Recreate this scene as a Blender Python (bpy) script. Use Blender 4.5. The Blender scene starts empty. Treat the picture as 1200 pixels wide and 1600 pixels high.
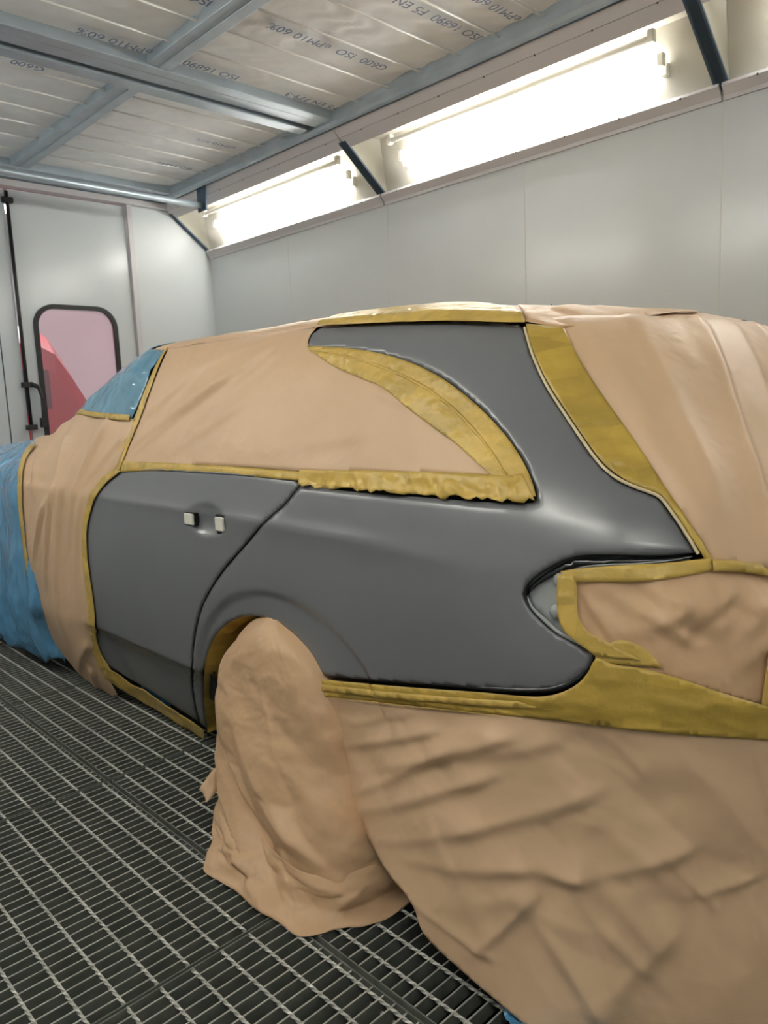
import bpy, bmesh, math, random
import numpy as np
from mathutils import Vector, Matrix, noise
from mathutils.geometry import delaunay_2d_cdt

# ------------------------------------------------------------------ camera, light, exposure
scene = bpy.context.scene
FPX = 1184.6
EYE = np.array([0.0, 0.0, 1.25])
CAMM = np.array([[0.71938368, -0.69334302, -0.04198315],
                 [0.13037739, 0.07541312, 0.98859223],
                 [0.68226744, 0.71665077, -0.14464722]])      # rows: right, up, forward
cam_data = bpy.data.cameras.new('camera')
cam = bpy.data.objects.new('camera', cam_data)
scene.collection.objects.link(cam)
scene.camera = cam
cam_data.sensor_fit = 'HORIZONTAL'
cam_data.sensor_width = 36.0
cam_data.lens = 36.0 * FPX / 1200.0
cam_data.clip_start = 0.02
cam_data.dof.use_dof = True
cam_data.dof.focus_distance = 1.95
cam_data.dof.aperture_fstop = 9.0
m = Matrix.Identity(4)
for i in range(3):
    m[i][0] = CAMM[0][i]; m[i][1] = CAMM[1][i]; m[i][2] = -CAMM[2][i]; m[i][3] = EYE[i]
cam.matrix_world = m

scene.view_settings.view_transform = 'Standard'
scene.view_settings.look = 'None'
scene.view_settings.exposure = 0.42
scene.view_settings.gamma = 1.0
scene.view_settings.use_curve_mapping = False
scene.cycles.use_denoising = True
scene.cycles.max_bounces = 8
scene.cycles.diffuse_bounces = 5
scene.cycles.transparent_max_bounces = 12
world = bpy.data.worlds.new('world')
scene.world = world
world.use_nodes = True
world.node_tree.nodes['Background'].inputs[0].default_value = (0.8, 0.9, 1.0, 1)
world.node_tree.nodes['Background'].inputs[1].default_value = 0.02
TUBE = 34.0          # emission strength of the fluorescent tubes

random.seed(7)
RNG = np.random.RandomState(5)

# ------------------------------------------------------------------ object helpers
COL = scene.collection

def tag(o, label=None, cat=None, group=None, kind=None):
    if label: o['label'] = label
    if cat: o['category'] = cat
    if group: o['group'] = group
    if kind: o['kind'] = kind
    return o

def empty(name, loc=(0, 0, 0), label=None, cat=None, group=None, kind=None, parent=None):
    o = bpy.data.objects.new(name, None)
    COL.objects.link(o)
    o.location = loc
    if parent:
        o.parent = parent
    return tag(o, label, cat, group, kind)

def wloc(o):
    v = Vector((0, 0, 0))
    while o is not None:
        v += o.location
        o = o.parent
    return v

class MB:
    """collects geometry in world coordinates, builds one mesh object"""
    def __init__(self):
        self.v = []; self.f = []
    def add(self, vs, fs):
        n = len(self.v)
        self.v += [tuple(map(float, p)) for p in vs]
        self.f += [tuple(i + n for i in f) for f in fs]
        return self
    def box(self, lo, hi):
        x0, y0, z0 = lo; x1, y1, z1 = hi
        return self.add([(x0, y0, z0), (x1, y0, z0), (x1, y1, z0), (x0, y1, z0), (x0, y0, z1), (x1, y0, z1), (x1, y1, z1), (x0, y1, z1)],
                        [(0, 3, 2, 1), (4, 5, 6, 7), (0, 1, 5, 4), (1, 2, 6, 5), (2, 3, 7, 6), (3, 0, 4, 7)])
    def prism(self, prof, y0, y1):
        """profile of (x, z) points swept along Y"""
        n = len(prof)
        vs = [(x, y0, z) for x, z in prof] + [(x, y1, z) for x, z in prof]
        fs = [(i, (i + 1) % n, (i + 1) % n + n, i + n) for i in range(n)]
        fs += [tuple(range(n))[::-1], tuple(range(n, 2 * n))]
        return self.add(vs, fs)
    def tube(self, a, b, r, seg=12, cap=True):
        a = Vector(a); b = Vector(b); d = (b - a).normalized()
        u = d.orthogonal().normalized(); w = d.cross(u)
        vs = []
        for p in (a, b):
            for i in range(seg):
                t = 2 * math.pi * i / seg
                vs.append(tuple(p + u * (r * math.cos(t)) + w * (r * math.sin(t))))
        fs = [(i, (i + 1) % seg, seg + (i + 1) % seg, seg + i) for i in range(seg)]
        if cap:
            fs += [tuple(range(seg))[::-1], tuple(range(seg, 2 * seg))]
        return self.add(vs, fs)
    def grid(self, P):
        P = np.asarray(P); a, b = P.shape[:2]
        fs = [(i * b + j, i * b + j + 1, (i + 1) * b + j + 1, (i + 1) * b + j) for i in range(a - 1) for j in range(b - 1)]
        return self.add(P.reshape(-1, 3), fs)
    def ball(self, c, r, seg=12, rings=8):
        c = Vector(c); rx, ry, rz = r if hasattr(r, '__len__') else (r, r, r)
        P = [[(c.x + rx * math.sin(math.pi * i / rings) * math.cos(2 * math.pi * j / seg),
               c.y + ry * math.sin(math.pi * i / rings) * math.sin(2 * math.pi * j / seg),
               c.z + rz * math.cos(math.pi * i / rings)) for j in range(seg + 1)] for i in range(rings + 1)]
        return self.grid(P)
    def build(self, name, mat, parent=None, smooth=False, loc=None, bevel=0):
        me = bpy.data.meshes.new(name)
        off = wloc(parent) if parent else Vector(loc or (0, 0, 0))
        me.from_pydata([tuple(Vector(p) - off) for p in self.v], [], self.f)
        me.update()
        o = bpy.data.objects.new(name, me)
        COL.objects.link(o)
        if parent: o.parent = parent
        elif loc: o.location = loc
        if mat: me.materials.append(mat)
        if smooth:
            for p in me.polygons: p.use_smooth = True
        if bevel:
            b = o.modifiers.new('bevel', 'BEVEL'); b.width = bevel; b.segments = 2; b.limit_method = 'ANGLE'
        return o

def copy_tree(o, parent=None):
    c = o.copy(); COL.objects.link(c)
    if parent: c.parent = parent
    for ch in list(o.children):
        copy_tree(ch, c)
    return c

# ------------------------------------------------------------------ materials
def lin(r, g, b):
    f = lambda c: (c / 255 / 12.92) if c / 255 <= 0.04045 else ((c / 255 + 0.055) / 1.055) ** 2.4
    return (f(r), f(g), f(b), 1)

def mat(name, col, rough=0.5, metal=0.0, spec=0.5, bump=None, var=None, coat=0.0, trans=0.0, alpha=1.0, cells=None):
    """bump: list of (scale, strength, distance, stretch xyz, kind); var: (scale, amount, stretch)"""
    M = bpy.data.materials.new(name); M.use_nodes = True
    nt = M.node_tree; N = nt.nodes; L = nt.links
    b = N['Principled BSDF']
    b.inputs['Base Color'].default_value = col
    b.inputs['Roughness'].default_value = rough
    b.inputs['Metallic'].default_value = metal
    b.inputs['Specular IOR Level'].default_value = spec
    b.inputs['Coat Weight'].default_value = coat
    b.inputs['Coat Roughness'].default_value = 0.15
    b.inputs['Transmission Weight'].default_value = trans
    b.inputs['Alpha'].default_value = alpha
    tc = N.new('ShaderNodeTexCoord')
    def mp(st):
        g = N.new('ShaderNodeMapping'); g.inputs['Scale'].default_value = st
        L.new(tc.outputs['Object'], g.inputs['Vector']); return g
    if var:
        sc, am, st = var
        g = mp(st); n = N.new('ShaderNodeTexNoise'); n.inputs['Scale'].default_value = sc; n.inputs['Detail'].default_value = 5
        L.new(g.outputs[0], n.inputs['Vector'])
        r = N.new('ShaderNodeMapRange'); r.inputs[1].default_value = 0.3; r.inputs[2].default_value = 0.7
        r.inputs[3].default_value = 1 - am; r.inputs[4].default_value = 1 + am
        L.new(n.outputs[0], r.inputs[0])
        mx = N.new('ShaderNodeVectorMath'); mx.operation = 'SCALE'
        mx.inputs[0].default_value = col[:3]
        L.new(r.outputs[0], mx.inputs['Scale']); L.new(mx.outputs[0], b.inputs['Base Color'])
    if cells:
        sc, am, st = cells
        g = mp(st); n = N.new('ShaderNodeTexVoronoi'); n.distance = 'CHEBYCHEV'; n.inputs['Scale'].default_value = sc
        L.new(g.outputs[0], n.inputs['Vector'])
        sp = N.new('ShaderNodeSeparateColor'); L.new(n.outputs['Color'], sp.inputs[0])
        r2 = N.new('ShaderNodeMapRange'); r2.inputs[3].default_value = 1 - am; r2.inputs[4].default_value = 1 + am
        L.new(sp.outputs[0], r2.inputs[0])
        m2 = N.new('ShaderNodeVectorMath'); m2.operation = 'SCALE'
        if var: L.new(mx.outputs[0], m2.inputs[0])
        else: m2.inputs[0].default_value = col[:3]
        L.new(r2.outputs[0], m2.inputs['Scale']); L.new(m2.outputs[0], b.inputs['Base Color'])
    prev = None
    for sc, stg, dist, st, kind in (bump or []):
        g = mp(st)
        if kind == 'noise':
            n = N.new('ShaderNodeTexNoise'); n.inputs['Detail'].default_value = 6; out = 0
        elif kind == 'ridge':
            n = N.new('ShaderNodeTexNoise'); n.noise_type = 'RIDGED_MULTIFRACTAL'; n.inputs['Detail'].default_value = 3; out = 0
        else:
            n = N.new('ShaderNodeTexVoronoi'); n.feature = 'DISTANCE_TO_EDGE'; out = 0
        n.inputs['Scale'].default_value = sc
        L.new(g.outputs[0], n.inputs['Vector'])
        bp = N.new('ShaderNodeBump'); bp.inputs['Strength'].default_value = stg; bp.inputs['Distance'].default_value = dist
        L.new(n.outputs[out], bp.inputs['Height'])
        if prev: L.new(prev.outputs[0], bp.inputs['Normal'])
        prev = bp
    if prev: L.new(prev.outputs[0], b.inputs['Normal'])
    return M

ONE = (1, 1, 1)
M = {}
M['wall'] = mat('white booth panel', lin(192, 197, 199), 0.21, var=(2.0, 0.02, ONE), bump=[(2.2, 0.20, 0.02, (1, 1, 0.6), 'noise'), (9, 0.06, 0.01, (1, 1, 0.3), 'noise')])
M['wallmatte'] = mat('far wall panel', lin(190, 195, 197), 0.42, var=(2.0, 0.02, ONE), bump=[(2.2, 0.2, 0.02, ONE, 'noise')])
M['seam'] = mat('panel seam', lin(120, 120, 116), 0.6)
M['seamlight'] = mat('pale panel joint', lin(190, 190, 184), 0.4)
M['trim'] = mat('painted trim', lin(186, 184, 186), 0.4)
M['galv'] = mat('galvanised steel', lin(168, 180, 188), 0.38, metal=0.45, var=(6, 0.10, ONE), bump=[(60, 0.05, 0.003, ONE, 'noise')])
M['galvdark'] = mat('blue grey steel', lin(70, 88, 104), 0.45, metal=0.3)
M['filter'] = mat('filter fleece', lin(232, 234, 234), 0.95, spec=0.1, var=(5, 0.05, ONE), bump=[(240, 0.3, 0.002, ONE, 'noise'), (9, 0.35, 0.02, (0.5, 1, 1), 'noise')])
M['ink'] = mat('blue print', lin(128, 140, 165), 0.9, spec=0.1)
M['wire'] = mat('bright wire', lin(228, 227, 222), 0.4, metal=0.1)
M['rubber'] = mat('black rubber', lin(22, 22, 24), 0.5)
M['screw'] = mat('dark screw', lin(70, 66, 66), 0.5, metal=0.5)
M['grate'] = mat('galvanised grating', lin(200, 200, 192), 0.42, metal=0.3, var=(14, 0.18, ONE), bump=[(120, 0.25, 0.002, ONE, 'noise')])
M['bar'] = mat('shaded grating bar', lin(118, 122, 114), 0.6, metal=0.15, spec=0.3, var=(22, 0.22, ONE), bump=[(60, 0.2, 0.003, ONE, 'noise')])  # darker than the bar tops: shade inside the cells put into the colour
M['pit'] = mat('pit floor filter', lin(34, 36, 35), 0.95, spec=0.1, var=(20, 0.2, ONE))
M['primer'] = mat('grey primer', lin(117, 119, 122), 0.27, spec=0.7, coat=0.2, var=(3.5, 0.025, ONE), bump=[(400, 0.03, 0.0008, ONE, 'noise')])
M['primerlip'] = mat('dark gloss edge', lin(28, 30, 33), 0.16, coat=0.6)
M['recess'] = mat('lamp recess primer', lin(172, 176, 176), 0.18, coat=0.8)
M['gap'] = mat('dark gap', lin(16, 16, 17), 0.6)
M['shell'] = mat('old black underbody', lin(22, 23, 25), 0.6)
KB = [(12, 0.45, 0.009, (1, 1, 1.0), 'ridge'), (34, 0.25, 0.004, ONE, 'ridge'), (420, 0.10, 0.0006, ONE, 'noise')]
M['kraft'] = mat('brown kraft paper', lin(214, 181, 146), 0.42, spec=0.42, var=(3.0, 0.045, ONE), bump=KB)
M['kraftcrumple'] = mat('crumpled kraft paper', lin(210, 174, 136), 0.42, spec=0.42, var=(3.0, 0.05, ONE),
                        bump=[(14, 0.5, 0.010, ONE, 'ridge'), (45, 0.35, 0.004, ONE, 'ridge'), (420, 0.10, 0.0006, ONE, 'noise')])
M['tape'] = mat('yellow masking tape', lin(204, 172, 88), 0.34, spec=0.5, var=(11, 0.13, (1, 1, 2.2)), cells=(7, 0.10, (1, 1, 2.5)),
                bump=[(24, 0.8, 0.010, ONE, 'ridge'), (60, 0.5, 0.004, ONE, 'noise')])
M['tapethick'] = mat('layered olive tape', lin(188, 158, 72), 0.32, spec=0.5, var=(9, 0.15, (1, 1, 2.6)), cells=(6, 0.16, (1, .8, 3.5)),
                     bump=[(15, 0.8, 0.012, (1, 1, 1.6), 'ridge'), (50, 0.5, 0.004, ONE, 'noise')])
M['film'] = mat('blue plastic film', lin(92, 152, 194), 0.11, spec=0.9, coat=0.6, var=(6, 0.18, (1, 1, .5)),
                bump=[(7, 0.9, 0.04, (1.2, 1.0, 0.3), 'ridge'), (24, 0.9, 0.014, (1, 1, 0.5), 'ridge')])
M['filmwind'] = mat('taut blue plastic film', lin(100, 150, 178), 0.12, spec=0.7, var=(8, 0.15, ONE),
                    bump=[(12, 0.9, 0.016, (0.5, 1.2, 1.6), 'ridge')])
M['whiteplastic'] = mat('white plastic', lin(232, 230, 218), 0.4)
M['reflector'] = mat('enamel reflector', lin(176, 172, 160), 0.3)
M['redcar'] = mat('red car paint', lin(205, 40, 48), 0.25, coat=0.5)
M['darkglass'] = mat('dark car glass', lin(70, 60, 66), 0.1)

def emis(name, col, s):
    X = bpy.data.materials.new(name); X.use_nodes = True
    b = X.node_tree.nodes['Principled BSDF']
    b.inputs['Base Color'].default_value = (0.8, 0.8, 0.8, 1)
    b.inputs['Emission Color'].default_value = col
    b.inputs['Emission Strength'].default_value = s
    return X
M['tube'] = emis('fluorescent glow', (1.0, 0.99, 0.965, 1), TUBE)

def glassy(name, tint, gloss=0.08, haze=0.0, hazecol=(0.8, 0.8, 0.8, 1), rough=0.05):
    X = bpy.data.materials.new(name); X.use_nodes = True
    nt = X.node_tree; N = nt.nodes; L = nt.links
    N.remove(N['Principled BSDF']); out = N['Material Output']
    t = N.new('ShaderNodeBsdfTransparent'); t.inputs[0].default_value = tint
    d = N.new('ShaderNodeBsdfTranslucent'); d.inputs[0].default_value = hazecol
    g = N.new('ShaderNodeBsdfGlossy'); g.inputs['Roughness'].default_value = rough
    m1 = N.new('ShaderNodeMixShader'); m1.inputs[0].default_value = haze
    m2 = N.new('ShaderNodeMixShader'); m2.inputs[0].default_value = gloss
    L.new(t.outputs[0], m1.inputs[1]); L.new(d.outputs[0], m1.inputs[2])
    L.new(m1.outputs[0], m2.inputs[1]); L.new(g.outputs[0], m2.inputs[2]); L.new(m2.outputs[0], out.inputs['Surface'])
    return X
M['pane'] = glassy('lamp glass', (0.95, 0.95, 0.93, 1), 0.06, 0.05, (0.9, 0.88, 0.8, 1), 0.12)
M['pinkpane'] = glassy('misted pink window', (0.93, 0.76, 0.80, 1), 0.05, 0.2, (0.90, 0.66, 0.72, 1), 0.15)

# ------------------------------------------------------------------ room
WR, WL, YF, YN = 3.55, -0.36, 5.70, -2.75      # right wall, left wall, far wall, near wall
ZT = 2.52                                       # bottom of the lamp boxes
floor_ = MB().box((WL - .1, YN - .1, -0.62), (WR + .1, YF + .1, -0.56)).build('floor', M['pit']); tag(floor_, kind='structure')
ceil_ = MB().box((WL - .1, YN - .1, 3.22), (WR + .1, YF + .1, 3.30)).build('ceiling', M['wall']); tag(ceil_, kind='structure')

def wall_side(name, x0, x1, xin):
    w = empty(name, (x0, 1.5, 0), kind='structure')
    MB().box((min(x0, x1), YN - .1, -0.6), (max(x0, x1), YF + .1, 3.25)).build('panel_sheet', M['wall'], w)
    y = 1.478 - 1.051 * 4
    while y < YF:
        s = -1 if xin > 1 else 1
        a = xin; b = xin + s * 0.0015
        MB().box((min(a, b), y - .0022, 0), (max(a, b), y + .0022, ZT)).build('panel_seam', M['seamlight'], w)
        y += 1.051
    return w
wall_side('wall_right', WR, WR + .1, WR)
wall_side('wall_left', WL, WL - .1, WL)
nw = MB().box((WL - .1, YN - .1, -.6), (WR + .1, YN, 3.25)).build('wall_near', M['wall']); tag(nw, kind='structure')

# far wall with the door opening
DX0, DX1, DZ = 1.955, 2.822, 2.80
fw = empty('wall_far', (1.6, YF, 0), kind='structure')
MB().box((DX1 + .04, YF, -.6), (WR + .1, YF + .08, 3.25)).box((WL - .1, YF, -.6), (1.0, YF + .08, 3.25)).box((1.0, YF, DZ + .03), (DX1 + .04, YF + .08, 3.25)).box((1.0, YF, -.6), (DX1 + .04, YF + .08, 0.0)).build('panel_sheet', M['wallmatte'], fw)
MB().ball((3.18, YF - .002, 1.70), (.012, .006, .012)).build('wall_plug', M['screw'], fw)
t1 = MB().box((DX1 + .004, YF - .035, 0), (DX1 + .048, YF, DZ + .02)).build('trim_1', M['trim'], bevel=.004); tag(t1, kind='structure')
t2 = empty('trim_2', (1.5, YF, DZ), kind='structure')
MB().box((WL, YF - .05, DZ + .012), (3.16, YF, DZ + .055)).build('lower_rail', M['trim'], t2, bevel=.003)
MB().box((WL, YF - .09, DZ + .06), (3.14, YF - .005, DZ + .10)).build('upper_rail', M['galv'], t2, bevel=.003)

def rrect(x0, x1, z0, z1, r, n=8):
    pts = []
    for cx, cz, a0 in ((x1 - r, z1 - r, 0), (x0 + r, z1 - r, 90), (x0 + r, z0 + r, 180), (x1 - r, z0 + r, 270)):
        for i in range(n + 1):
            a = math.radians(a0 + 90 * i / n)
            pts.append((cx + r * math.cos(a), cz + r * math.sin(a)))
    return pts

def plate_with_hole(outer, hole, y0, y1):
    """flat leaf between y0 and y1 with a rounded hole"""
    mb = MB()
    pts = [Vector(p) for p in outer + hole]
    no = len(outer); nh = len(hole)
    edges = [(i, (i + 1) % no) for i in range(no)] + [(no + i, no + (i + 1) % nh) for i in range(nh)]
    vs, es, fs, *_ = delaunay_2d_cdt(pts, edges, [], 2, 1e-6)
    hv = hole
    def inside(x, z):
        c = False; j = len(hv) - 1
        for i in range(len(hv)):
            if (hv[i][1] > z) != (hv[j][1] > z) and x < (hv[j][0] - hv[i][0]) * (z - hv[i][1]) / (hv[j][1] - hv[i][1]) + hv[i][0]:
                c = not c
            j = i
        return c
    fs = [f for f in fs if not inside(sum(vs[i][0] for i in f) / len(f), sum(vs[i][1] for i in f) / len(f))]
    mb.add([(v[0], y0, v[1]) for v in vs], fs)
    mb.add([(v[0], y1, v[1]) for v in vs], [f[::-1] for f in fs])
    for loop in (outer, hole):
        n = len(loop)
        mb.add([(p[0], y0, p[1]) for p in loop] + [(p[0], y1, p[1]) for p in loop], [(i, (i + 1) % n, n + (i + 1) % n, n + i) for i in range(n)])
    return mb

d1 = empty('door_1', (2.4, YF, 0), kind='structure')
hole = rrect(2.075, 2.665, 0.75, 2.025, 0.14)
plate_with_hole([(DX0 + .022, .01), (DX1, .01), (DX1, DZ), (DX0 + .022, DZ)], hole, YF - .004, YF + .05).build('door_leaf', M['wall'], d1)
gas = MB(); inner = rrect(2.092, 2.648, .767, 2.008, .123); outr = rrect(2.058, 2.682, .733, 2.042, .157); n = len(inner)
ring = []
for lp, y in ((inner, YF - .001), (inner, YF - .016), (outr, YF - .016), (outr, YF - .001)):
    ring += [(p[0], y, p[1]) for p in lp]
gas.add(ring, [(k * n + i, k * n + (i + 1) % n, ((k + 1) % 4) * n + (i + 1) % n, ((k + 1) % 4) * n + i) for k in range(4) for i in range(n)])
gas.build('window_gasket', M['rubber'], d1)
MB().add([(p[0], YF + .008, p[1]) for p in inner], [tuple(range(n))]).build('window_pane', M['pinkpane'], d1)
d2 = empty('door_2', (1.4, YF, 0), kind='structure')
MB().box((1.83, YF - .004, .01), (DX0 - .004, YF + .05, DZ)).build('door_stile', M['wall'], d2)
MB().box((1.0, YF - .002, .01), (1.822, YF + .05, DZ)).build('door_leaf', M['wall'], d2)
MB().box((1.822, YF + .01, .01), (1.83, YF + .04, DZ)).build('door_gap', M['rubber'], d2)
lk = empty('lock_rod', (1.962, YF - .03, 1.1), 'black vertical locking rod with pull handle on the white booth door', 'door lock')
MB().tube((1.962, YF - .028, 1.165), (1.962, YF - .028, 2.78), .0125).build('rod', M['rubber'], lk, smooth=True)
for zz in (1.17, 1.47, 2.72):
    MB().box((1.93, YF - .05, zz - .018), (2.00, YF - .004, zz + .018)).build('rod_guide', M['rubber'], lk, bevel=.004)
MB().tube((1.99, YF - .045, 1.47), (2.03, YF - .05, 1.455), .016).tube((2.03, YF - .055, 1.455), (2.045, YF - .07, 1.38), .013).tube((2.045, YF - .07, 1.38), (2.04, YF - .07, 1.22), .013).box((2.015, YF - .09, 1.165), (2.06, YF - .05, 1.235)).build('handle', M['rubber'], lk, bevel=.003)

# ---- neighbouring bay seen through the window
nb = empty('wall_beyond', (2.4, YF + 2.4, 0), kind='structure')
MB().box((-1.2, YF + 3.8, -.1), (6.5, YF + 3.9, 3.2)).box((-1.2, YF + .1, -.12), (6.5, YF + 3.9, -.02)).box((-1.3, YF + .1, -.1), (-1.2, YF + 3.9, 3.2)).box((6.5, YF + .1, -.1), (6.6, YF + 3.9, 3.2)).box((-1.2, YF + .1, 3.2), (6.5, YF + 3.9, 3.3)).build('bay_wall', M['wall'], nb)
bl = empty('added_bay_light', (3.6, YF + 1.6, 3.1), 'unseen light strip added to brighten the bay behind the door window', 'light')  # added out of view to light the bay behind the pane
MB().box((2.2, YF + 1.5, 3.08), (5.8, YF + 1.75, 3.14)).build('lamp_housing', M['trim'], bl)
MB().box((2.25, YF + 1.53, 3.06), (5.75, YF + 1.72, 3.079)).build('diffuser', emis('added bay glow', (1, .92, .9, 1), 34), bl)
# red car in the bay
rc = empty('red_car', (2.1, YF + 1.4, 0), 'red car parked in the next bay, seen through the misted door window', 'car')
prof = [(-1.6, .35), (-1.62, .80), (-1.40, 1.02), (-.80, 1.12), (-.30, 1.55), (.10, 1.78), (.80, 1.88), (1.60, 1.90), (2.16, 1.86), (2.30, 1.78), (2.44, 1.55), (2.58, 1.28), (2.66, 1.12), (2.68, .60), (2.64, .32)]
def redprof(k, y):
    return [((p[0] if p[0] < 2 else p[0] - (1 - k) * .3) + .24, y, .35 + (p[1] * 1.07 - .35) * k) for p in prof]
ys = [YF + .78, YF + .83, YF + 1.05, YF + 1.6, YF + 2.15, YF + 2.42, YF + 2.47]
ks = [.80, .90, 1.0, 1.0, 1.0, .90, .80]
body_rc = MB().grid([redprof(k, y) for y, k in zip(ys, ks)])
npf = len(prof)
body_rc.add(redprof(.80, YF + .78), [tuple(range(npf))]).add(redprof(.80, YF + 2.47), [tuple(range(npf))[::-1]])
body_rc.build('body', M['redcar'], rc, smooth=False)
MB().box((1.80, YF + .755, 1.30), (2.42, YF + .79, 1.62)).build('side_window', M['darkglass'], rc, bevel=.01)
MB().box((.90, YF + .755, 1.30), (1.72, YF + .79, 1.62)).build('side_window', M['darkglass'], rc, bevel=.01)
MB().add([(2.69, YF + 1.07, 1.655), (2.69, YF + 2.13, 1.655), (2.83, YF + 2.13, 1.365), (2.83, YF + 1.07, 1.365)], [(0, 1, 2, 3)]).build('rear_window', M['darkglass'], rc)
for cx in (-.95, 1.95):
    MB().tube((cx, YF + .74, .32), (cx, YF + .98, .32), .31, 24).build('wheel', M['rubber'], rc, smooth=False)

# ------------------------------------------------------------------ floor gratings (1 m panels, 34.3 mm bar pitch)
BP = 1.0 / 29.0
def make_panel():
    p = empty('grating_panel', (0, 0, 0))
    mb = MB()
    for k in range(1, 29):
        y = k * BP
        mb.box((.006, y - .0013, -.036), (.988, y + .0013, -.002))
    mb.build('bearing_bars', M['bar'], p)
    mc = MB()
    for k in range(1, 29):
        y = k * BP
        mc.box((.006, y - .0016, -.002), (.988, y + .0016, .0))
    tw = MB()
    for k in range(13):
        x = .052 + k * .0768 - .0
        if x > .975: break
        n = 116
        vs = []; fs = []
        for i in range(n + 1):
            y = .006 + (.988) * i / n
            a = i * math.pi / 5.2
            for q in range(4):
                t = a + q * math.pi / 2
                vs.append((x + .0043 * math.cos(t), y, -.0016 + .0043 * math.sin(t)))
        for i in range(n):
            for q in range(4):
                fs.append((i * 4 + q, i * 4 + (q + 1) % 4, i * 4 + 4 + (q + 1) % 4, i * 4 + 4 + q))
        tw.add(vs, fs)
    mc.build('bar_tops', M['grate'], p)  # same steel as the faces below, lit look put into a lighter colour
    tw.build('twisted_cross_rods', M['grate'], p)
    MB().box((.002, .002, -.036), (.992, .0055, .001)).box((.002, .9905, -.036), (.992, .994, .001)).box((.002, .002, -.036), (.0055, .994, .001)).box((.9885, .002, -.036), (.992, .994, .001)).build('edge_frame', M['bar'], p)
    return p
proto = make_panel()
cols = [(-1.025 + .975 + .02 - .0 + i, 0) for i in range(-1, 4)]
first = True
XC = [-1.021, -0.021, 0.982, 1.982, 2.982]
YR = [-2.54, -1.541, -0.541, 0.459, 1.459, 2.459, 3.459, 4.459]
colname = {-1.021: 'along the left wall', -0.021: 'left of the long floor joint', 0.982: 'right of the long floor joint', 1.982: 'under the car', 2.982: 'along the right wall'}
rowname = {-2.54: 'by the near wall', -1.541: 'behind the camera', -0.541: 'beside the camera', 0.459: 'nearest the bottom of the photo', 1.459: 'beside the wrapped wheel', 2.459: 'beside the grey rear door', 3.459: 'beside the papered front door', 4.459: 'next to the far wall'}
for x in XC:
    for y in YR:
        if y + 1 > YF - .2 and y > 4.5: continue
        if y < -1.6 : continue
        q = proto if first else copy_tree(proto)
        first = False
        q.location = (x, y, 0)
        tag(q, 'steel floor grating panel ' + colname[x] + ', ' + rowname[y], 'floor grating', 'floor grating panels')
beam = MB()
sb = empty('support_beam', (.978, 2, -.1), 'long dark steel beam with studs carrying the grating joint beside the car', 'beam')
MB().box((.925, YN, -.10), (1.03, YF, -.037)).build('flange', M['pit'], sb)
MB().box((.9745, YN, -.037), (.9815, YF, -.012)).build('joint_web', M['shell'], sb)
stud = MB().ball((.955, .9, -.034), (.006, .006, .006), 8, 5).build('stud', M['grate'], sb, smooth=True)
for k in range(1, 70):
    c_ = stud.copy(); COL.objects.link(c_); c_.location.y += BP * k

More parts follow.
